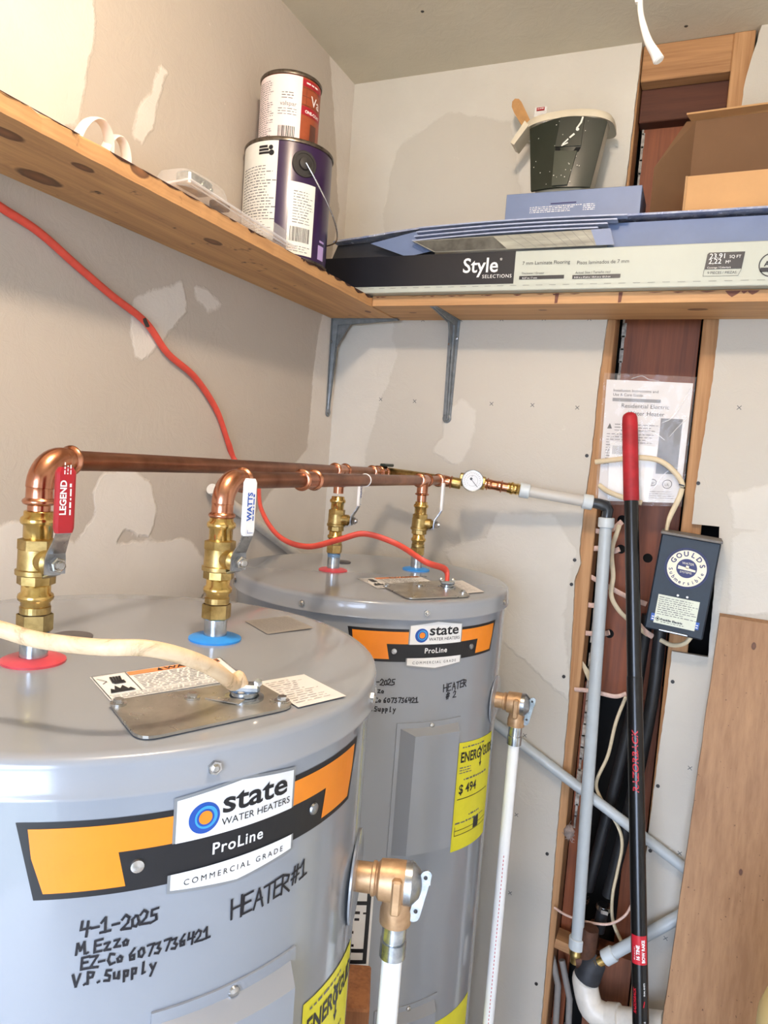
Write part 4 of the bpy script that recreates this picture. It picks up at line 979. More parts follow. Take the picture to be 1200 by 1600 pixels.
# brass tee at the bottom of the bay with a second branch pipe
T0 = ay(916, 1500, 1.705); t = thing('brass_manifold', (T0.x, T0.y, T0.z-.03), 'weathered brass tee fitting joining pipes low in the stud bay', 'pipe fitting')
obj('vertical_stub', MB().lathe([(.0145, 0), (.0145, .012), (.0165, .014), (.0165, .02), (.013, .022), (.013, .04)], Xb+vd*.0, vd, 22), M['brassrough'], t, ang=50)
e0 = ay(945, 1497, 1.70); e1 = ay(1062, 1432, 1.72); de = (e1-e0).normalized()
obj('side_stub', MB().lathe([(.013, -.045), (.013, -.03), (.016, -.028), (.016, -.022), (.013, -.02), (.013, .0)], e0, de, 22), M['brass'], t, ang=50)
obj('cast_body', MB().sweep([Xb+vd*.035, T0, e0-de*.04], [.017, .021, .016], 18).lathe([(.02, 0), (.019, .08)], T0, (.03, .0, 1), 20), M['rust'], t, ang=50)
t = thing('plastic_pipe', (e0.x, e0.y, e0.z), 'grey plastic branch pipe rising to the right behind the rake handle', 'pipe')
obj('tube', MB().tube([e0, e1+de*.03], .0138, 22), M['pex'], t)
obj('expansion_ring', MB().lathe([(.016, -.002), (.018, 0), (.018, .024), (.0165, .026)], e0, de, 26), M['pexring'], t)
# drain elbow with rubber coupling
q0 = ay(925, 1508, 1.70); q1 = ay(914, 1534, 1.70); q2 = ay(925, 1575, 1.685); q3 = ay(955, 1592, 1.68); q4 = ay(1040, 1602, 1.66)
t = thing('drain_elbow', tuple(ay(930, 1600, 1.69)), 'white plastic drain elbow with a black rubber coupling at the bottom of the bay', 'pipe')
obj('rubber_coupling', MB().sweep([q0+V(.010, .012, .010), q0, q0*.3+q1*.7], [.024, .029, .0305], 26), M['rubber'], t, ang=60)
obj('elbow', MB().sweep(spline([q0+(q1-q0)*.7, q1, q2, q3, q3+(q4-q3)*.1], 6), [.029]*25, 26), M['pvcdirty'], t)
dd = (q4-q3).normalized(); obj('socket_ring', MB().lathe([(.029, -.012), (.0335, -.010), (.0335, .016), (.029, .018)], q3+dd*.005, dd, 30), M['pvcdirty'], t)
obj('branch', MB().tube([q3, q4+dd*.0], .0275, 26), M['pvcdirty'], t)
# black supply pipes with clamps behind
t = thing('black_water_pipe', tuple(ay(905, 1420, 1.79)), 'black flexible pipe with a steel clamp on the left inside the stud bay', 'pipe')
obj('hose', MB().tube([ay(1012, 960, 1.80), ay(990, 1100, 1.80), ay(955, 1250, 1.80), ay(918, 1390, 1.79)], .0135, 18, 5), M['hose'], t)
pa = ay(911, 1400, 1.785); da = V(-.12, 0, -1).normalized()
obj('clamp', MB().lathe([(.0148, 0), (.0162, .001), (.0162, .011), (.0148, .012)], pa, da, 22).box(pa+V(.0, -.019, -.006), (.014, .008, .008)), M['steel'], t)
obj('riser', MB().tube([pa, pa+da*.09], .011, 16), M['hose'], t)
t = thing('black_water_pipe', tuple(ay(945, 1430, 1.77)), 'black flexible pipe with a bright steel clamp nearer the rake handle', 'pipe')
obj('hose', MB().tube([ay(1032, 985, 1.79), ay(1018, 1100, 1.78), ay(985, 1260, 1.775), ay(950, 1400, 1.77)], .0145, 18, 5), M['hose'], t)
pa = ay(944, 1413, 1.767); da = V(-.1, 0, -1).normalized()
obj('clamp', MB().lathe([(.0155, 0), (.0175, .001), (.0175, .012), (.0155, .013)], pa, da, 22).box(pa+V(.004, -.021, -.006), (.016, .008, .009)), M['steel'], t)
obj('riser', MB().tube([pa, pa+da*.07], .014, 16), M['hose'], t)
ppipe([ay(930, 1440, 1.79), ay(925, 1520, 1.78), ay(935, 1640, 1.78)], .0115, 'brown weathered pipe rising behind the brass tee', 'iron_pipe', 'rust')
for k, (u0, u1) in enumerate([((872, 1540), (862, 1700)), ((890, 1560), (884, 1700))]):
    ppipe([ay(u0[0]-12, u0[1]-60, 1.80), ay(*u0, 1.79), ay(*u1, 1.79)], .008, ['thin grey hose low against the left stud', 'second thin grey hose beside the drain elbow'][k], 'grey_hose', 'greylabel')

# ------------------------------------------------------------------ cables
def cable(pts, r, mat, label, flat=None, n=12, sm=8, name='cable', group=None):
    return tag(obj(name, MB().tube(pts, r, n, sm, flat), M[mat]), label, 'cable', group)
# red-orange cable down the left wall and over heater 2
wp = [ax(u, v, XL+.007) for u, v in [(-60, 280), (0, 323), (60, 362), (120, 415), (175, 462), (228, 504), (262, 552), (305, 590), (338, 640), (356, 690), (368, 720)]]
pts = wp+[ay(384, 745, 1.27)+V(0, .04, 0), ay(408, 795, 1.22), ay(436, 838, 1.20), ay(480, 854, 1.19), ay(530, 843, 1.19), ay(570, 834, 1.20), ay(620, 850, 1.22), ay(665, 878, 1.20), hole2+V(-.006, 0, .022), hole2+V(0, 0, -.005)]
c = cable(pts, (.0062, .0042), 'cablered', 'orange red flat cable running down the left wall onto the far heater', flat=(.3, -.5, .8))
st = ax(228, 504, XL+.012); obj('staple', MB().box(st, (.006, .004, .016), Matrix.Rotation(.7, 3, 'X')), M['knobdark'], c, smooth=False)
# cream cable onto heater 1
dpt = hole1
pts = [ay(-60, 968, .36), ay(0, 983, .37), ay(60, 1000, .38), ay(150, 1011, .39), ay(230, 1013, .41), ay(290, 1027, .435), ay(335, 1046, .465), ay(365, 1068, .495), dpt+V(-.003, -.006, .008), dpt+V(0, 0, -.008)]
cable(pts, (.0062, .0052), 'cablewhite', 'cream cable with brown smudges entering the cover plate of the nearer heater', flat=(.1, .1, 1), n=16, sm=10)
# cream cable looping over the manual into the control box
pts = [ay(930, 722, 1.725), ay(955, 719, 1.72), ay(1000, 715, 1.712), ay(1035, 722, 1.712), ay(1062, 748, 1.715), ay(1064, 770, 1.715), ay(1046, 810, 1.71), ay(1040, 836, 1.70)]
c = cable(pts, (.0058, .004), 'cablecream', 'cream flat cable looping across the manual down to the navy box', flat=(0, 0, 1))
tk = ay(1065, 758, 1.713); obj('black_tie', MB().box(tk, (.012, .008, .003), Matrix.Rotation(.2, 3, 'Y')), M['black'], c, smooth=False)
cable([ay(936, 758, 1.73), ay(950, 768, 1.722), ay(975, 778, 1.716), ay(1003, 786, 1.712)], (.0058, .004), 'cablecream', 'short cream cable tucked under the bottom of the manual', flat=(0, 0, 1))
cable([ay(968, 820, 1.775), ay(956, 860, 1.765), ay(958, 900, 1.76), ay(955, 930, 1.76), ay(968, 955, 1.765), ay(990, 975, 1.775), ay(1012, 992, 1.78)], (.0055, .003), 'cablecream', 'cream flat cable curving down behind the black rake shaft', flat=(1, 0, 0))
pk = [([(932, 764), (940, 778), (950, 792)], 'pink printed cable crossing above the dark pipe elbow'),
      ([(922, 826), (935, 830), (955, 828), (972, 815)], 'pink printed cable just below the dark pipe elbow'),
      ([(918, 858), (935, 857), (955, 862), (968, 858)], 'thin cream wire below the topmost pink cables'),
      ([(914, 896), (935, 908), (960, 922), (985, 935), (1010, 944)], 'pink printed cable slanting down behind the rake shaft to the navy box'),
      ([(910, 942), (925, 946), (945, 944)], 'short pink cable stub left of the vertical grey pipe'),
      ([(906, 988), (925, 990), (945, 990), (952, 988)], 'pink cable entering the round hole in the brown plank'),
      ([(903, 1026), (914, 1044), (922, 1062)], 'cream wire bending down beside the left stud'),
      ([(998, 974), (1010, 988), (1020, 995)], 'pink cable end running under the navy box')]
for q, lb in pk: cable([ay(u, v, 1.784-.010*(i % 2)) for i, (u, v) in enumerate(q)], (.0062, .0016), 'cablepink' if 'pink' in lb else 'cablecream', lb, flat=(0, -.2, 1), sm=5)
cable([ay(898, 1077, 1.76), ay(925, 1080, 1.75), ay(960, 1088, 1.75), ay(978, 1084, 1.76)], (.0055, .003), 'cablepink', 'pink printed cable strung across the bay above the dark opening', flat=(0, -.2, 1))
cable([ay(978, 1088, 1.78), ay(962, 1130, 1.78), ay(950, 1180, 1.78), ay(932, 1222, 1.77), ay(940, 1250, 1.755), ay(965, 1290, 1.745), ay(972, 1320, 1.745), ay(965, 1360, 1.745), ay(957, 1400, 1.745), ay(958, 1440, 1.77), ay(975, 1480, 1.78)], (.0048, .0034), 'cablecream', 'long cream cable winding down through the dark stud bay')
cable([ay(866, 1418, 1.75), ay(885, 1430, 1.74), ay(915, 1440, 1.735), ay(950, 1444, 1.735), ay(975, 1432, 1.74), ay(988, 1412, 1.75)], .003, 'cablepink', 'thin pale wire sagging across the bay above the brass tee')
cable([ay(1032, 1000, 1.72), ay(1050, 1008, 1.71), ay(1070, 1005, 1.70), ay(1083, 990, 1.70)], .005, 'cablecream', 'pale cable looping out of the bottom of the navy box')
for (u, v) in ((972, 812), (970, 858), (952, 990), (1012, 872)):
    p = ay(u, v, yb-.0012); obj('hole_dark_disc', MB().lathe([(.011, 0), (.0105, .001)], p, (0, -1, 0), 20), M['darkhole'], wb)  # flat dark disc painted for the darkness inside a hole
# tuft of insulation
m = MB(); r = random.Random(4); c0 = ay(889, 1300, 1.765)
for k in range(110):
    d = V(r.gauss(0, 1), r.gauss(0, .5), r.gauss(0, 1)).normalized(); L = r.uniform(.006, .015); s0 = c0+V(r.gauss(0, .004), r.gauss(0, .003), r.gauss(0, .008))
    m.tube([s0, s0+d*L*.5+V(r.gauss(0, .003), 0, r.gauss(0, .003)), s0+d*L], .0007, 4)
m.lathe([(.002, -.018), (.012, -.006), (.013, .006), (.004, .018)], c0, n=10)
o = tag(obj('insulation_tuft', m, M['fluff']), 'grey tuft of dirty insulation caught on the left stud', 'insulation')

# ------------------------------------------------------------------ manual in its clear bag
Ym = 1.738
tl, tr, br, bl = [ay(u, v, Ym) for u, v in [(948, 593), (1083, 599), (1062, 786), (934, 782)]]
t = thing('manual', tuple((bl+br)/2), 'white instruction booklet in a clear plastic bag tucked into the stud bay', 'manual')
def mq(off):
    W_ = (tr-tl).length; H_ = (tl-bl).length
    return (lambda u, v: (bl*(1-u)+br*u)*(1-v)+(tl*(1-u)+tr*u)*v+V(0, -off-.004*math.sin(PI*u), 0)), W_, H_
f, w, h = mq(0.)
m = MB(); n = 12
vs = [f(i/n, j) for j in (0, 1) for i in range(n+1)]
m.grid(lambda a, b: f(a, b), 12, 8); m.grid(lambda a, b: f(a, b)+V(0, .006, 0), 12, 8)
m.prism([f(0, 0), f(0, 1), f(0, 1)+V(0, .006, 0), f(0, 0)+V(0, .006, 0)], (.0004, 0, 0)); m.prism([f(1, 0), f(1, 1), f(1, 1)+V(0, .006, 0), f(1, 0)+V(0, .006, 0)], (-.0004, 0, 0))
bk = obj('booklet', m, M['paper'], t, smooth=False)
g, w, h = mq(.0008); F = lambda u, v: g(u/w, v/h)
m = MB()
text(m, F, 'Installation Instructions and', w*.09, h*.905, .0088); text(m, F, 'Use & Care Guide', w*.09, h*.87, .0088)
text(m, F, 'Residential Electric', w*.2, h*.775, .0135); text(m, F, 'Water Heater', w*.29, h*.715, .0135)
polyf(m, F, [(w*.05, h*.60), (w*.11, h*.60), (w*.08, h*.645)]); disc(m, F, w*.66, h*.165, .008, 20, .0066); disc(m, F, w*.83, h*.155, .0105, 24, .0092)
text(m, F, 'UL', w*.83, h*.14, .009, align='CENTER'); text(m, F, 'SP', w*.66, h*.152, .007, align='CENTER')
obj('title_print', m, flat('soft_black_print', '3a3a3c', .6), bk, smooth=False)
m = MB(); rect(m, F, w*.09, h*.825, w*.66, h*.852, 6); obj('grey_bar', m, flat('mid_grey_print', '868688', .6), bk, smooth=False)
m = MB(); rect(m, F, w*.68, h*.24, w*.93, h*.70, 6); obj('photo_print', m, M['bwphoto'], bk, smooth=False)
m = MB(); fine(m, F, w*.14, h*.58, w*.62, h*.65, 3, .25, 1.); fine(m, F, w*.05, h*.3, w*.62, h*.57, 12, .25, 1.); fine(m, F, w*.6, h*.03, w*.95, h*.1, 4, .25, .9); obj('fine_print', m, M['greyprint'], bk, smooth=False, kind='stuff')
g2, w, h = mq(.0022); F2 = lambda u, v: g2(u/w, v/h)
m = MB(); polyf(m, F2, [(w*.1, h*.5), (w*.12, h*.02), (w*.62, h*.0), (w*.68, h*.46)]); obj('loose_leaflet', m, M['white'], t, smooth=False)['label'] = 'white leaflet slipped over the booklet'
g3, w, h = mq(.0034); F3 = lambda u, v: g3(u/w, v/h)
m = MB(); rect(m, F3, w*.13, h*.38, w*.3, h*.48); 
m2 = MB(); [rect(m2, F3, w*(.14+.016*k), h*.39, w*(.146+.016*k), h*.46) for k in range(9)]; obj('leaflet_print', m2, M['greyprint'], t, smooth=False)
g4, w, h = mq(.006); r = random.Random(12)
off = {}
def bagpt(a, b):
    k = (round(a*24), round(b*24)); off.setdefault(k, r.uniform(-.002, .003)); q = -.03+1.06*a; z_ = -.03+1.08*b
    return g4(q, z_)+V(0, -off[k], 0)
m = MB(); m.grid(bagpt, 24, 24); obj('clear_bag', m, M['bag'], t)
m = MB()
for q in ([(.30, 1.01), (.42, 1.035), (.5, 1.01), (.62, 1.0)], [(.98, .95), (.82, .72), (.7, .66)], [(.98, .72), (.8, .55)], [(.1, .52), (.3, .60), (.6, .58), (.75, .52)], [(.05, .3), (.1, .45), (.3, .52)], [(.68, .12), (.8, .25), (.95, .3)]):
    m.tube([g4(a, b)+V(0, -.005, 0) for a, b in q], (.0011, .0006), 6, 5)
obj('bag_crease', m, M['clearedge'], t)

# ------------------------------------------------------------------ rake
rt = ay(984, 648, 1.685); rb = ay(1001, 1600, 1.50); dr = (rb-rt).normalized(); foot = rb+dr*((rb.z-.03)/-dr.z)
t = thing('bow_rake', tuple(foot), 'long black bow rake handle with a red grip leaning against the stud bay', 'rake')
P = lambda q: rt+dr*q
Lr = (foot-rt).length; Lg = (ay(984, 783, 1.66)-rt).length
obj('grip', MB().sweep([P(-.004), P(.0), P(.006), P(.02), P(Lg-.004), P(Lg)], [.008, .0135, .0158, .0165, .0165, .0155], 28), M['redrake'], t)['label'] = 'red rubber grip'
L2 = (ay(992, 1057, 1.60)-rt).length
obj('shaft', MB().sweep([P(Lg-.006), P(L2)], [.0148, .0150], 28), M['blackshaft'], t)
obj('lower_shaft', MB().sweep([P(L2-.001), P(L2+.002), P(Lr)], [.0152, .0161, .0161], 28), M['blackshaft'], t)
hd = MB().tube([foot+V(-.19, -.01, .0), foot+V(.19, -.01, .0)], (.010, .005), 12)
hd.tube([foot+dr*-.12, foot+V(-.05, -.01, .07), foot+V(-.15, -.01, .04), foot+V(-.185, -.01, .0)], .005, 10, 5); hd.tube([foot+dr*-.12, foot+V(.05, -.01, .07), foot+V(.15, -.01, .04), foot+V(.185, -.01, .0)], .005, 10, 5)
hdo = obj('rake_head', hd, M['hose'], t)
for k in range(16): obj('tine', MB().sweep([foot+V(-.18+.024*k, -.01, 0), foot+V(-.18+.024*k, -.045, -.006), foot+V(-.18+.024*k, -.075, -.024)], [.004, .0035, .001], 8), M['hose'], hdo)
# lettering along the shaft
vw = (rt+dr*.9)-V(0, 0, EYE); cam_side = -(vw-dr*vw.dot(dr)).normalized(); cs = dr.cross(cam_side).normalized()
def shaft_fn(off, r=.0161):
    # u runs up the shaft, v across it
    return lambda u, v, q=0: rt+dr*(Lr-u)+ (cam_side*math.cos(v/r)+cs*math.sin(v/r))*(r+off)
ud = lambda px, py: Lr-((ay(px, py, 1.56)-rt).dot(dr))
fs = shaft_fn(.0004)
sgn = 1 if (cs.dot(_r) < 0) else -1     # v positive = to the left in view, so letters read upwards
F = lambda u, v: fs(u, v*sgn)
m = MB(); text(m, F, 'RAZORBACK', ud(997, 1238), -.0045, .0165, bold=.0003, sx=1.28, shear=.2); obj('shaft_name', m, M['redprint'], t, smooth=False)
u0, u1 = ud(1000, 1487), ud(999, 1446); m = MB(); m.grid(lambda a, b: F(u0+(u1-u0)*a, -.017+.034*b), 2, 14); rl = obj('red_label', m, M['redprint'], t, smooth=False)
fs2 = shaft_fn(.0009); F2 = lambda u, v: fs2(u, v*sgn)
m = MB(); text(m, F2, '16 TINE', u0+.008, .000, .0085, bold=.0004); text(m, F2, 'BOW RAKE', u0+.004, -.0105, .0085, bold=.0004); fine(m, F2, u0+.008, .008, u0+.04, .0105, 1, .6, 1.); obj('label_lettering', m, M['white'], rl, smooth=False)
m = MB(); text(m, F2, 'RAZORBACK', ud(1000, 1556), .008, .008, bold=.0003, shear=.2); stroke(m, F2, [(ud(1000, 1545), -.006), (ud(1000, 1538), -.008)], .002); obj('small_shaft_name', m, M['redprint'], t, smooth=False)
m = MB(); text(m, F2, 'DUAL RIVETS', ud(1000, 1530), -.0095, .0042, bold=.0001); text(m, F2, 'WOOD HANDLE', ud(1000, 1590), -.0095, .0045, bold=.0001); obj('small_print', m, M['white'], t, smooth=False)
m = MB(); disc(m, F, ud(1000, 1585), .006, .009, 20, .0072); disc(m, F, ud(1000, 1585), .006, .005, 16); obj('round_mark', m, M['redprint'], t, smooth=False)

# ------------------------------------------------------------------ navy pump control box
Yc = 1.665
cTL, cTR, cBR, cBL = [ay(u, v, Yc) for u, v in [(1030, 834), (1125, 847), (1100, 1004), (1010, 980)]]
Ux = ((cTR-cTL)+(cBR-cBL)).normalized(); Uz = V(-Ux.z, 0, Ux.x); wC = ((cTR-cTL).length+(cBR-cBL).length)/2; hC = ((cTL-cBL).length+(cTR-cBR).length)/2; cc = (cTL+cTR+cBR+cBL)/4
Rm = Matrix(((Ux.x, 0, Uz.x), (0, 1, 0), (Ux.z, 0, Uz.z)))
t = thing('pump_control_box', (cc.x, YB, cc.z-hC/2), 'navy steel pump control box with a round cream sticker', 'control box')
obj('case', MB().box(cc+V(0, .042, 0), (wC, .08, hC), Rm, .003), M['ctl'], t, smooth=False)
obj('top_lip', MB().box(cc+Uz*(hC/2+.002)+V(0, .037, 0), (wC+.004, .086, .006), Rm, .001), M['ctltop'], t, smooth=False)
obj('cover_edge', MB().box(cc+Uz*(-hC/2+.004)+V(0, .0, 0), (wC*.5, .005, .004), Rm, .001), M['bolt'], t, smooth=False)
f0 = lambda off: (lambda u, v: cc+Ux*u+Uz*v+V(0, -off, 0))
F = f0(.0005); su, sv = wC*.02, hC*.19; rs = wC*.345
m = MB(); disc(m, F, su, sv, rs*1.07, 48, rs*1.03); st = obj('round_sticker_rim', m, M['navy'], t, smooth=False)
m = MB(); disc(m, F, su, sv, rs, 48); st = obj('round_sticker', m, M['cream'], t, smooth=False)
F = f0(.0009); m = MB(); disc(m, F, su, sv, rs*.5, 36); disc(m, F, su, sv, rs*1.0, 48, rs*.955)
def arc_text(m, F, s_, size, r, a0, a1, bottom=False, **k):
    for i, ch in enumerate(s_):
        a = math.radians(a0+(a1-a0)*i/max(1, len(s_)-1)); 
        cxu, cyv = su+r*math.cos(a), sv+r*math.sin(a); rot = a-PI/2 if not bottom else a+PI/2
        vs, fs_ = textgeo(ch, size, align='CENTER', **k)
        m.add([F(cxu+x*math.cos(rot)-y*math.sin(rot), cyv+x*math.sin(rot)+y*math.cos(rot)) for x, y in vs], fs_)
arc_text(m, F, 'GOULDS', rs*.36, rs*.64, 155, 20, bold=.0004)
arc_text(m, F, 'Submersible', rs*.27, rs*.86, 192, 348, True, bold=.0002)
obj('sticker_print', m, M['navy'], st, smooth=False)
F = f0(.0012); m = MB(); quadf(m, F, (su-rs*.42, sv+rs*.10), (su+rs*.44, sv-rs*.02), (su+rs*.44, sv-rs*.12), (su-rs*.42, sv-rs*.08), 2); text(m, F, 'WATER', su-rs*.26, sv+rs*.2, rs*.17); text(m, F, 'SYSTEMS', su-rs*.3, sv-rs*.26, rs*.15); quadf(m, F, (su-.002, sv+rs*.16), (su+.004, sv+rs*.14), (su+.004, sv), (su-.002, sv), 1)
obj('sticker_pump_mark', m, M['cream'], st, smooth=False)
F = f0(.0005); m = MB(); l0, l1, b0, b1 = -wC*.36, wC*.34, -hC*.42, -hC*.12; rect(m, F, l0, b0, l1, b1); rp = obj('rating_plate', m, M['boxlabel'], t, smooth=False); rp['label'] = 'pale rating plate with dark print'
F = f0(.0009); m = MB(); fine(m, F, l0+.003, b0+.019, l1-.003, b1-.003, 9, .35, .95, random.Random(2)); obj('plate_print', m, M['greyprint'], rp, smooth=False, kind='stuff')
m = MB(); text(m, F, 'Franklin Electric', l0+.013, b0+.008, .0062, bold=.0003, sx=1.1); fine(m, F, l0+.014, b0+.003, l1-.02, b0+.007, 1, .3, .9)
stroke(m, F, [(l0+.002, b0+.010), (l0+.007, b0+.015), (l0+.012, b0+.010), (l0+.007, b0+.005), (l0+.002, b0+.010)], .001); disc(m, F, l0+.007, b0+.010, .0022, 12); obj('maker_name', m, M['black'], rp, smooth=False)
F = f0(.0007); m = MB(); rect(m, f0(.0003), l0-.007, b0+.004, l0+.006, b0+.02); rect(m, f0(.0003), l1-.006, b0+.004, l1+.007, b0+.02); obj('blue_tabs', m, M['blue'], t, smooth=False)
m = MB(); [rect(m, F, l0-.005, b0+.007+k*.005, l0-.001, b0+.009+k*.005) for k in range(2)]; [rect(m, F, l1+.001, b0+.007+k*.005, l1+.005, b0+.009+k*.005) for k in range(2)]; obj('tab_print', m, M['white'], t, smooth=False)
for q in (-.04, .12): obj('case_rivet', MB().lathe([(.0026, 0), (.0018, .0012)], cc+Ux*wC*q+Uz*(b1+.005)+V(0, -.0005, 0), (0, -1, 0), 12), M['white'], t)

# leaning plank and yellow pail
pTL = ay(1125, 963, 1.728); pBL = ay(1035, 1600, 1.60); dp = (pBL-pTL); ft = pTL+dp*((pTL.z-.004)/-dp.z)
Wp = .30; th = V(0, .019, .004)
knots = [tuple(ay(1157, 1363, 1.655))+(.006,), tuple(ay(1178, 1009, 1.718))+(.006,)]
m = MB(); n = 30; r = random.Random(3); rings = []
for i in range(n+1):
    q = i/n; p = pTL*(1-q)+ft*q; j = r.uniform(-.0008, .0008); rings.append([p+V(j, 0, 0), p+V(Wp, 0, -.004*(1-q)), p+V(Wp, 0, -.004*(1-q))+th, p+V(j, 0, 0)+th])
m.loft(rings)
tag(obj('plank', m, wood('leaning_plank', 'b08860', '8f6845', 2, knots, rough=.6, scale=.6, contrast=.75, stain=('4b2f20', 150, 2, .7))), 'wide brown plank leaning against the back wall at lower right', 'plank')
bp = ay(1195, 1578, 1.02)
m = MB().lathe([(.10, 0), (.118, bp.z-.05), (.118, bp.z-.03), (.112, bp.z-.01), (.09, bp.z+.006), (.05, bp.z+.011), (.0001, bp.z+.012)], (bp.x+.115, 1.05, 0), n=48)
t = thing('yellow_drum', (bp.x+.115, 1.05, 0), 'pale yellow rounded plastic drum cut off at the lower right corner', 'drum')
obj('shell', m, M['yellowplastic'], t, ang=60)
# timber offcut between the heaters
m = MB().box((-.33, .98, .3), (.09, .14, .6), Matrix.Rotation(.5, 3, 'Z'), .003)
bz = EYE-.84
m = MB().box((-.415, 1.0, bz/2), (.05, .1, bz), Matrix.Rotation(.4, 3, 'Z'), .003)
tag(obj('timber_post', m, wood('offcut_timber', 'a06a42', '6f4328', 2)), 'brown timber post standing between the two heaters', 'timber')

# ------------------------------------------------------------------ things on the shelves
ZT = ZS+TS
def can(name, x, y, z0, r, h, label, paint):
    t = thing(name, (x, y, z0), label, 'paint can')
    obj('body', MB().lathe([(r-.003, 0), (r, .002), (r, h-.004)], (x, y, z0), n=64), M[paint], t)
    obj('top_rim', MB().lathe([(r, h-.008), (r+.0022, h-.007), (r+.0028, h-.003), (r+.001, h), (r-.004, h), (r-.006, h-.006), (.001, h-.006)], (x, y, z0), n=64), M['canrim'] if 'small' in label else M['lidpaint'], t, ang=50)
    obj('bottom_rim', MB().lathe([(r, 0), (r+.002, .001), (r+.002, .005), (r, .006)], (x, y, z0), n=64, cap=False), M['canrim'], t)
    va = math.atan2(-y, -x)
    def fn(off): return lambda u, v: V(x+(r+off)*math.cos(va+u/r), y+(r+off)*math.sin(va+u/r), z0+v)
    return t, fn
rc = .0885; xc, yc = -.832, 1.318; hc = .228
t, fn = can('paint_can', xc, yc, ZT, rc, hc, 'purple gallon paint can with white labels and wire bail under the small can', 'purple')
m = MB(); m.grid(lambda a, b: fn(.0006)(rc*(-2.2+1.95*a), .006+(hc-.014)*b), 30, 1); L = obj('text_label', m, M['canwhite'], t)
f = fn(.001); m = MB(); fine(m, f, rc*-1.25, .03, rc*-.32, hc-.052, 26, .35, 1., random.Random(5)); obj('fine_print', m, M['greyprint'], L, smooth=False, kind='stuff')
m = MB(); [rect(m, f, rc*-.72, hc-.021-k*.006, rc*(-.5+.03*k), hc-.0165-k*.006, 3) for k in range(3)]; disc(m, f, rc*-.42, hc-.021, .0045, 14); disc(m, f, rc*-.40, hc-.031, .0055, 14); obj('black_symbols', m, M['black'], L, smooth=False)
f = fn(.0007); m = MB(); m.grid(lambda a, b: f(rc*(.04+.62*a), .010+(hc*.60)*b), 12, 1); L = obj('barcode_label', m, M['canwhite'], t)
f = fn(.0011); m = MB(); r = random.Random(9); u = .10
while u < .56: w = r.uniform(.006, .02); rect(m, f, rc*u, .034, rc*(u+w), .062); u += w+r.uniform(.008, .016)
obj('barcode', m, M['black'], L, smooth=False)
m = MB(); fine(m, f, rc*.14, .068, rc*.6, hc*.58, 12, .3, .95, random.Random(5)); fine(m, f, rc*.08, .014, rc*.6, .028, 3, .3, .95, random.Random(5)); obj('fine_print', m, M['greyprint'], L, smooth=False, kind='stuff')
m = MB(); f = fn(.0007); rect(m, f, rc*.86, .012, rc*1.1, .04, 4); rect(m, f, rc*.9, .046, rc*1.1, .050, 4); obj('lilac_patch', m, M['lilac'], t, smooth=False)
va = math.atan2(-yc, -xc); ea = va+.34; ed = V(math.cos(ea), math.sin(ea), 0); ep = V(xc, yc, ZT+hc-.045)
obj('bail_ear', MB().lathe([(.0255, rc+.0003), (.0245, rc+.002), (.02, rc+.0022), (.0195, rc+.001), (.012, rc+.0012), (.011, rc+.006), (.004, rc+.0075)], ep, ed, 32), M['knobdark'], t)
pts = []
for k in range(13):
    q = k/12; aa = ea+q*1.9; rr = rc+.009+.012*math.sin(PI*q); pts.append(V(xc+rr*math.cos(aa), yc+rr*math.sin(aa), ZT+hc-.045-.115*math.sin(min(1, q*1.4)*PI/2)))
obj('wire_bail', MB().tube(pts, .0016, 8, 3), M['steel'], t)
# small can
rs2 = .0595; x2, y2 = -.826, 1.300; z2 = ZT+hc-.0055; h2c = .135
t, fn = can('paint_can', x2, y2, z2, rs2, h2c, 'small brown and white paint can stacked on the purple can', 'canbrown')
r2 = rs2
m = MB(); m.grid(lambda a, b: fn(.0006)(r2*(-2.0+2.36*a), .004+(h2c-.013)*b), 30, 1); L = obj('white_label', m, M['canpink'], t)
f = fn(.001); m = MB(); fine(m, f, r2*-1.3, .01, r2*-.62, h2c-.018, 26, .35, 1., random.Random(5)); fine(m, f, r2*-.4, .05, r2*.25, .065, 3, .3, .9, random.Random(6)); fine(m, f, r2*-.3, .08, r2*.25, .095, 3, .4, .9, random.Random(8)); obj('fine_print', m, M['greyprint'], L, smooth=False, kind='stuff')
m = MB(); text(m, f, 'valspar', r2*-.34, .068, .0115); obj('brand_line', m, M['greyprint'], L, smooth=False)
m = MB(); r = random.Random(9); u = -.36
while u < .2: w = r.uniform(.012, .04); rect(m, f, r2*u, .010, r2*(u+w), .03); u += w+r.uniform(.015, .03)
obj('barcode', m, M['black'], L, smooth=False)
m = MB(); f = fn(.0007); m.grid(lambda a, b: f(r2*(.37+1.0*a), h2c-.024+.013*b), 14, 1); obj('red_band', m, M['canred'], t, smooth=False); m = MB(); m.grid(lambda a, b: f(r2*(.37+1.0*a), .058+.016*b), 14, 1); obj('red_band', m, M['canred'], t, smooth=False)
m = MB(); f = fn(.0010); text(m, f, 'Va', r2*.72, .08, .026, bold=.0004); text(m, f, 'ONE-COAT', r2*.5, .062, .008, bold=.0003); fine(m, f, r2*.5, h2c-.02, r2*1.1, h2c-.015, 1, .6, 1.); obj('can_lettering', m, M['canpink'], t, smooth=False)
m = MB(); f = fn(.0009); rect(m, f, r2*.74, .012, r2*1.05, .045, 6); [rect(m, f, r2*.37, q, r2*1.2, q+.0008, 8) for q in (.076, .092, .108)]; rect(m, f, r2*.52, .076, r2*.53, .108, 1); obj('dark_print', m, M['candark'], t, smooth=False, kind='stuff')

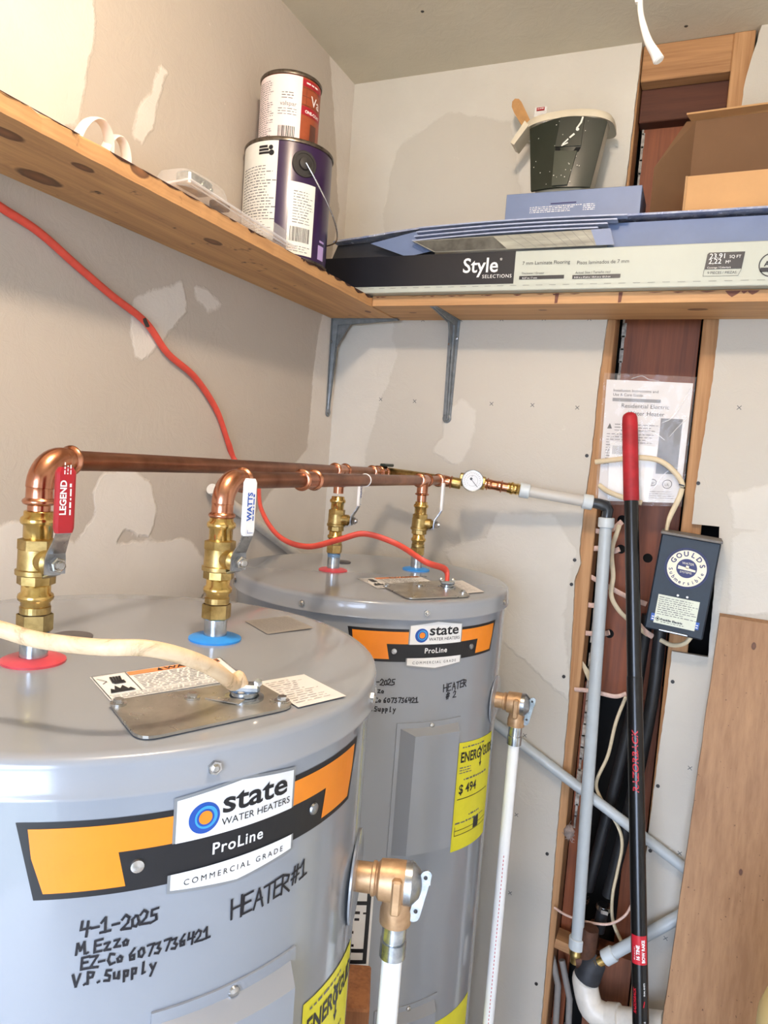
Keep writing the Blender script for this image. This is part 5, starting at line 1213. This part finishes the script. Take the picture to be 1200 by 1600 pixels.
# clear blister pack of hardware
b0 = V(-.805, .93, ZT+.033); b1 = V(-.775, 1.225, ZT+.011)
dB = (b1-b0).normalized(); wB = V(1, 0, .1).normalized()*-.09
t = thing('blister_pack', ((b0.x+b1.x)/2, (b0.y+b1.y)/2, ZT), 'clear plastic blister pack with small metal hardware lying on the left shelf', 'package')
c0, c1, c2, c3 = b0+V(.04, 0, 0), b1+V(.03, 0, 0), b1+wB, b0+wB
obj('tray', MB().prism([c0, c1, c2, c3], (0, 0, .0012)), M['clear'], t, smooth=False)
obj('tray_rim', MB().tube([c0, (c0+c1)/2, c1, (c1+c2)/2, c2, (c2+c3)/2, c3, (c3+c0)/2], (.0022, .0016), 8, closed=True).tube([c0+V(-.012, .01, 0), c1+V(-.012, -.012, 0)], .0012, 6), M['clearedge'], t)
def dome(c, sx, sy, h):
    rings = []
    for q, k in ((0, 1), (.5, .96), (.85, .86), (1, .7)): rings.append([c+V(sx*k*math.copysign(abs(math.cos(a))**.5, math.cos(a)), sy*k*math.copysign(abs(math.sin(a))**.5, math.sin(a)), h*q) for a in [2*PI*i/20 for i in range(20)]])
    return rings
m = MB(); m.loft(dome(V(-.815, 1.0, ZT+.028), .04, .065, .034)); m.loft(dome(V(-.815, 1.115, ZT+.02), .035, .035, .02)); obj('blister', m, M['clear'], t)
m = MB(); m.loft(dome(V(-.80, 1.185, ZT+.012), .042, .05, .036)); m.loft(dome(V(-.80, 1.19, ZT+.011), .038, .045, -.0095)); obj('blister', m, M['clear'], t)
obj('metal_latch', MB().box((-.80, .985, ZT+.047), (.03, .06, .022), None, .003).lathe([(.008, 0), (.008, .004)], (-.784, .99, ZT+.044), (1, 0, 0), 16).lathe([(.003, 0), (.003, .003)], (-.784, 1.008, ZT+.044), (1, 0, 0), 10), M['hardware'], t)
obj('dark_catch', MB().box((-.80, 1.055, ZT+.036), (.02, .035, .012), None, .002).box((-.80, 1.03, ZT+.015), (.02, .05, .008), None, .002), M['knobdark'], t)
# white strap loops
t = thing('white_strap', (-.86, .855, ZT), 'white plastic strap curled into two loops on the left shelf', 'strap')
for yy, rx_, rz in ((.838, .031, .078), (.884, .024, .074)):
    pts = [V(-.872+.012*math.sin(a)*(1 if yy < .85 else .4), yy+rx_*math.cos(a), ZT+.006+rz*.5+rz*.55*math.sin(a)-.004) for a in [2*PI*i/16 for i in range(16)]]
    mn = min(p.z for p in pts); pts = [p+V(0, 0, ZT+.0045-mn) for p in pts]
    obj('loop', MB().tube(pts, (.0085, .003), 10, 4, (1, .3, 0), closed=True), M['whiteplastic'], t)

# flooring carton
YB0 = 1.556; zf = ZT+.0025; hb = .083
x0, x1 = -.895, .36
t = thing('flooring_box', ((x0+x1)/2, YB0, zf), 'long flat laminate flooring carton with black and pale front on the back shelf', 'box')
obj('carton', MB().box(((x0+x1)/2, YB0+.095, zf+hb/2), (x1-x0, .19, hb), None, .0015), M['flooringbox'], t, smooth=False)
F = plane_fn((0, YB0, zf), (1, 0, 0), (0, 0, 1), .0006); xs = ay(804, 420, YB0).x
m = MB(); rect(m, F, x0+.002, .014, xs, hb-.0005); obj('black_panel', m, M['boxblack'], t, smooth=False)
F = plane_fn((0, YB0, zf), (1, 0, 0), (0, 0, 1), .0011)
xt = ay(723, 420, YB0).x
m = MB(); text(m, F, 'Style', xt, .040, .044, bold=.0006, sx=.95); text(m, F, 'SELECTIONS', xt+.046, .027, .0105, space=1.15); text(m, F, '\u00ae', xt+.083, .064, .007); obj('brand_name', m, M['white'], t, smooth=False)
X = lambda px: ay(px, 415, YB0).x
Zv = lambda px, py: ay(px, py, YB0).z-zf
m = MB(); text(m, F, '7 mm Laminate Flooring', X(816), Zv(816, 412)-.003, .0104, sx=.98); text(m, F, 'Pisos laminados de 7 mm', X(901), Zv(901, 411)-.003, .0104, sx=.98); text(m, F, 'Thickness / Grosor', X(816), Zv(816, 429), .0062); text(m, F, 'Actual Size / Tama\u00f1o real', X(900), Zv(900, 428), .0068)
obj('product_text', m, M['boxblack'], t, smooth=False, kind='stuff'); m = MB()
rect(m, F, X(813), Zv(813, 437), X(883), Zv(813, 431.5)); obj('size_bar', m, M['boxblack'], t, smooth=False); m = MB(); rect(m, F, X(896), Zv(896, 436), X(971), Zv(896, 430)); obj('size_bar', m, M['boxblack'], t, smooth=False); m = MB()
k0, k1 = X(1101), X(1162); z0_, z1_ = Zv(1110, 421), Zv(1110, 395); polyf(m, F, [(k0, z0_), (k1-.003, z0_), (k1, z1_), (k0+.006, z1_), (k0+.003, z1_-.003)])
stroke(m, F, [(k0, z0_), (k0-.001, z0_-.013), (k1-.008, z0_-.013), (k1-.003, z0_)], .0006)
text(m, F, '9 PIECES / PIEZAS', k0+.006, z0_-.009, .0068); obj('coverage_badge', m, M['boxblack'], t, smooth=False); m = MB(); cxx = X(1206); disc(m, F, cxx, Zv(1200, 414), .0225, 40, .0205); text(m, F, 'AC3', cxx-.013, Zv(1200, 416), .0135, bold=.0004); rect(m, F, cxx-.019, Zv(1200, 414)-.013, cxx+.019, Zv(1200, 414)-.005)
obj('rating_badge', m, M['boxblack'], t, smooth=False)
F = plane_fn((0, YB0, zf), (1, 0, 0), (0, 0, 1), .0016)
m = MB(); text(m, F, '23.91', k0+.007, z1_-.0115, .0135); text(m, F, 'SQ FT', k0+.042, z1_-.0115, .0078); text(m, F, '2,22', k0+.006, z1_-.0215, .0135); text(m, F, 'M\u00b2', k0+.036, z1_-.0215, .0085); text(m, F, 'Coverage / Cobertura', k0+.005, z0_+.0015, .0046); obj('coverage_text', m, M['white'], t, smooth=False, kind='stuff'); m = MB()
text(m, F, '0.27 in / 7 mm', X(818), Zv(818, 436.2), .0054); text(m, F, '8.03 in x 47.64 in / 20,4 cm x 121,0 cm', X(899), Zv(899, 435), .0046); obj('size_text', m, M['white'], t, smooth=False, kind='stuff')
m = MB(); [rect(m, F, x0+.01+k*.028, .0095, x0+.024+k*.028, .0102) for k in range(44)]; obj('perforation', m, M['greyprint'], t, smooth=False, kind='stuff')

# flattened carton pieces above it
zt = zf+hb+.001; Yf = 1.552
def slab(name, poly, th, mat, label, group=None, edge=None):
    return tag(obj(name, MB().prism(poly, th), mat, smooth=False), label, 'cardboard', group)
lpt = lambda x, z, y=Yf: V(x, y, z)
# left dark printed fold
a0, a1 = x0+.02, -.60
slab('cardboard_sheet', [V(a0, 1.60, zt), V(a1, 1.585, zt), V(a1, 1.60, zt+.054), V(a0+.01, 1.615, zt+.046)], (0, .003, 0), M['darkcard'], 'charcoal printed end of a flattened carton at the corner of the shelf')
slab('cardboard_sheet', [V(-.755, 1.571, zt+.034), V(-.60, 1.571, zt+.064), V(-.55, 1.571, zt+.02), V(-.66, 1.571, zt)], (0, .003, 0), M['cardblue'], 'blue triangular cardboard flap left of the layered sheets')
# long top sheet
r = random.Random(2); pts = []; N = 30
for i in range(N+1):
    x = x0+.03+(x1-x0-.03)*i/N; pts.append((x, 1.570+.02*math.exp(-i/5), zt+.046+.018*min(1, i/6)+r.uniform(-.0006, .0006)))
m = MB(); rings = [[V(x, y, z), V(x, y+.0008, z+.0042), V(x, y+.15, z+.0045), V(x, y+.15, z)] for x, y, z in pts]; m.loft(rings)
o = tag(obj('cardboard_sheet', m, M['cardsheen'], smooth=False), 'long flat blue cardboard sheet with a shiny cut edge topping the pile', 'cardboard')
# right blue face
slab('cardboard_sheet', [V(-.215, 1.578, zt), V(x1, 1.578, zt), V(x1, 1.588, zt+.056), V(-.235, 1.588, zt+.056)], (0, .003, 0), M['cardblue'], 'broad blue cardboard side facing forward right of the layered sheets')
# layered sheets
for k in range(4):
    zz0 = zt+.028+k*.0095; xa = -.642+.004*k; xb = -.235+.018*k
    m = MB(); rings = []
    for i in range(21):
        q = i/20; x = xa+(xb-xa)*q; z = zz0+.004*math.sin(PI*q)+.008*q*(1-k*.22); rings.append([V(x, 1.549+.001*k, z), V(x, 1.549+.001*k, z+.0028), V(x, 1.574, z+.0028), V(x, 1.574, z)])
    m.loft(rings); tag(obj('cardboard_sheet', m, M['cardedge'], smooth=False), ['lowest of the four thin stacked blue sheets with bright edges', 'second lowest of the four thin stacked blue sheets', 'second highest of the four thin stacked blue sheets', 'highest of the four thin stacked blue sheets'][k], 'cardboard', None)
s = Nodes('plank_picture_card'); nz = s.noise(6, 4, .6, (1, 1, 8)); s.set(Base_Color=s.ramp(nz, [(.3, hexc('77766c')), (.7, hexc('b3b3a4'))]), Roughness=.4); M['plankcard'] = s.m
t = thing('printed_carton_flap', (-.4, 1.55, zt), 'carton flap with a grey wood plank picture hanging in front of the layered sheets', 'cardboard')
fl = lambda u, v: V(-.640+.43*u+.045*(1-v)*(1-u)+.01*(1-v), 1.549-.001*(1-v)+.004*u*0, zt+.001+(.027+.006*u)*v)
m = MB(); m.grid(fl, 20, 2); m.grid(lambda a, b: fl(1-a, b)+V(0, .0025, 0), 20, 2); obj('flap', m, M['plankcard'], t, smooth=False)
m = MB(); m.grid(lambda a, b: fl(.01+.42*a, .04+.9*b)+V(0, -.0006, 0), 10, 1); obj('dark_picture', m, flat('dark_plank_picture', '55544e', .35, 0, .5, 30), t, smooth=False)
m = MB(); m.grid(lambda a, b: fl(.91+.09*a, b)+V(0, -.0006, 0), 3, 1); obj('blue_border', m, M['cardblue'], t, smooth=False)
m = MB(); [stroke(m, lambda u, v: fl(u, v)+V(0, -.0009, 0), [(q, .98), (q+.035, .03)], .0022) for q in (.5, .56, .61, .67, .73, .77, .82, .87)]; obj('plank_joints', m, M['greyprint'], t, smooth=False)

# blue box, paint pail
zb1 = zt+.0695; bl0 = ay(792, 302, 1.62); br0 = ay(1003, 298, 1.62)
t = thing('blue_box', ((bl0.x+br0.x)/2, 1.66, zb1), 'flat blue cardboard box under the green paint pail', 'box')
hbx = bl0.z-zb1-.003
obj('carton', MB().box(((bl0.x+br0.x)/2, 1.62+.06, zb1+hbx/2), (br0.x-bl0.x, .12, hbx), None, .001), M['cardblue'], t, smooth=False)
F = plane_fn((0, 1.62, zb1), (1, 0, 0), (0, 0, 1), .0006)
m = MB(); fine(m, F, bl0.x+.055, hbx-.045, bl0.x+.165, hbx-.030, 4, .4, .98, random.Random(4)); fine(m, F, bl0.x+.17, hbx-.045, bl0.x+.2, hbx-.030, 4, .4, .98, random.Random(4)); obj('fine_print', m, M['white'], t, smooth=False, kind='stuff')
m = MB(); rect(m, F, bl0.x+.10, hbx-.028, bl0.x+.155, hbx-.025); obj('print_bar', m, M['navy'], t, smooth=False)

zp = zb1+hbx+.0008; pc = V(-.335, 1.672, zp)
t = thing('paint_pail', tuple(pc), 'dark green paint pail with cream rim and paint splashes', 'pail')
def pail_ring(z, s_, off=0., grow=0.):
    # squarish tub, flat front towards the room
    P_ = []
    for k in range(40):
        a = 2*PI*k/40; c_, s__ = math.cos(a), math.sin(a); e = .55
        P_.append(pc+V(math.copysign(abs(c_)**e, c_)*(s_+grow), math.copysign(abs(s__)**e, s__)*(.048+off+grow), z))
    return P_
hP = .150
prof = [(0, .056), (.005, .060), (hP*.5, .071), (hP, .083)]
m = MB(); m.loft([pail_ring(z, s_) for z, s_ in prof]+[pail_ring(hP, .079), pail_ring(.008, .055)]); obj('tub', m, M['bucketcream'], t, ang=60)
# dark front shell with a stepped centre channel
xl = lambda z: -.062-.016*z/hP; xr = lambda z: .064+.026*z/hP
m = MB(); yf = pc.y-.050
def fr(a, b):
    z = .002+b*(hP-.016+.012*math.sin(PI*a)); x = xl(z)+(xr(z)-xl(z))*a
    bulge = .012*math.sin(PI*min(1, max(0, a)))
    return V(pc.x+x, yf-.004-bulge, pc.z+z)
m.grid(fr, 24, 16); m.grid(lambda a, b: fr(a, b)+V(0, .006, 0), 24, 16)
fs_ = obj('front_shell', m, M['bucketgreen'], t)
def fr2(o): return lambda a, b: fr(a, b)+V(0, -o, 0)
m = MB(); m.prism([fr2(.0)(.42, .99), fr2(.0)(.72, .99), fr2(0)(.74, .58), fr2(0)(.38, .58)], (0, -.004, 0)); obj('upper_step', m, M['bucketgreen'], fs_, smooth=False)
m = MB(); m.prism([fr2(.0)(.38, .52), fr2(.0)(.70, .50), fr2(0)(.64, .02), fr2(0)(.38, .02)], (0, -.005, 0)); obj('lower_step', m, flat('green_plastic_lighter', '2a3224', .35, 0, .1, 30), fs_, smooth=False)
m = MB(); m.prism([fr2(.0006)(.38, .575), fr2(.0006)(.74, .565), fr2(.0006)(.72, .50), fr2(.0006)(.385, .515)], (0, -.0005, 0)); obj('recess_shade', m, M['darkhole'], fs_, smooth=False)  # thin dark patch paints a recess's shade onto the shell
m = MB(); r = random.Random(6); F = lambda u, v: fr(u, v)+V(0, -.0052, 0)
stroke(m, F, [(.70, .97), (.69, .90), (.65, .82)], .022); disc(m, F, .66, .80, .022, 14)
stroke(m, F, [(.62, .73), (.58, .69)], .026); stroke(m, F, [(.55, .66), (.49, .60)], .02); stroke(m, F, [(.55, .61), (.48, .58)], .02)
for k in range(26): a, b = r.uniform(.05, .95), r.uniform(.05, .95); disc(m, F, a, b, r.uniform(.003, .008), 8)
obj('paint_splashes', m, M['splash'], t, smooth=False, kind='stuff')
# rim flange
rings = []
for z, s_, o_ in ((hP-.004, .083, 0), (hP+.002, .089, .006), (hP+.006, .094, .010), (hP+.001, .098, .012), (hP-.010, .099, .012), (hP-.010, .097, .010), (hP-.002, .092, .006), (hP-.002, .079, -.003)):
    rg = pail_ring(z, s_, o_); rings.append([p+V(0, 0, .010*(1-((p.x-pc.x)/.095)**2)) for p in rg])
m = MB(); m.loft(rings, cap=False, closed=True); obj('rim', m, M['bucketcream'], t, ang=60)
m = MB(); m.prism([pc+V(-.090, -.052, hP+.006), pc+V(-.118, -.052, hP-.038), pc+V(-.110, -.052, hP-.044), pc+V(-.080, -.052, hP-.004)], (0, .05, 0)); obj('pour_lip', m, M['bucketcream'], t, smooth=False)
m = MB(); bt = ay(804, 156, 1.672); bz = ay(824, 196, 1.672); dv = (bt-bz).normalized(); sd = V(dv.z, 0, -dv.x); bz = bt-dv*.044
pr = [(-.010, -.03), (-.013, .02), (-.012, .034), (-.006, .044), (.002, .046), (.009, .04), (.011, .03), (.010, -.03)]
m.prism([bz+sd*a+dv*b for a, b in pr], (0, .011, 0))
b_ = thing('paint_brush', tuple(bz), 'wooden paintbrush handle sticking up out of the pail', 'paintbrush')
obj('handle', m, M['brushwood'], b_, smooth=False)
obj('ferrule', MB().box(bz+dv*-.045+V(.0, .005, 0), (.022, .013, .03), None, .002), M['steel'], b_)
obj('bristles', MB().box(bz+dv*-.07+V(.004, .005, 0), (.02, .011, .03)), M['knobdark'], b_, smooth=False)
p = ay(845, 171, 1.69)
t = thing('red_tag', (p.x, 1.69, p.z-.02), 'small clear and red tag poking up behind the pail rim', 'tag')
obj('clear_card', MB().box((p.x, 1.69, p.z-.012), (.028, .002, .034)), M['clearedge'], t, smooth=False)
obj('red_stripe', MB().box((p.x, 1.688, p.z), (.018, .001, .007)), M['canred'], t, smooth=False)
obj('stripe_print', (lambda m: fine(m, plane_fn((p.x-.007, 1.6873, p.z), (1, 0, 0), (0, 0, 1)), 0, -.001, .014, .002, 1, .5, 1.) or m)(MB()), M['white'], t, smooth=False)

# open cardboard box
zc0 = zb1; yA, yB_ = 1.60, 1.735
xA = ay(1069, 300, yA).x; xB = .34
zF = ay(1070, 276, yA).z; cT = .004
t = thing('cardboard_box', ((xA+xB)/2, yA, zc0), 'open brown cardboard box with raised flaps at the right end of the shelf', 'box')
obj('front_panel', MB().prism([V(xA, yA, zc0), V(xB, yA, zc0), V(xB, yA, zF+.008), V(xA, yA, zF)], (0, cT, 0)), M['cardboard'], t, smooth=False)
obj('bottom_panel', MB().box(((xA+xB)/2, (yA+yB_)/2, zc0+.002), (xB-xA, yB_-yA, .004)), M['cardboard'], t, smooth=False)
zt1 = ay(1074, 190, yB_).z; xk = ay(1086, 190, yB_).x
obj('back_panel', MB().prism([V(xA+.004, yB_, zc0), V(xB, yB_, zc0), V(xB, yB_, zt1+.006), V(xk, yB_, zt1)], (0, -cT, 0)), M['cardin'], t, smooth=False)
pA = ay(1022, 262, 1.66); pB = ay(1019, 335, 1.66); pT = ay(1073, 190, 1.73)
obj('side_flap', MB().prism([V(pA.x, 1.66, zc0), V(pA.x, 1.66, pA.z), V(pT.x, 1.73, pT.z), V(xk+.002, 1.731, zt1-.002), V(xA+.0, 1.731, zc0)], (.0028, .0028, 0)), M['cardin'], t, smooth=False)
obj('side_panel', MB().prism([V(xA, yA, zc0), V(xA, yA, zF), V(xA-.003, yB_, zF+.01), V(xA, yB_, zc0)], (cT, 0, 0)), M['cardboard'], t, smooth=False)
obj('top_flap', MB().prism([V(pT.x, 1.70, pT.z+.001), V(xB, 1.70, pT.z+.014), V(xB, yB_, pT.z+.006), V(pT.x+.01, yB_, pT.z)], (0, 0, .0035)), M['cardboard'], t, smooth=False)
obj('torn_edge', MB().box((xA+.002, yA-.001, (zc0+zF)/2), (.004, .003, zF-zc0)), M['cardedgeb'], t, smooth=False)
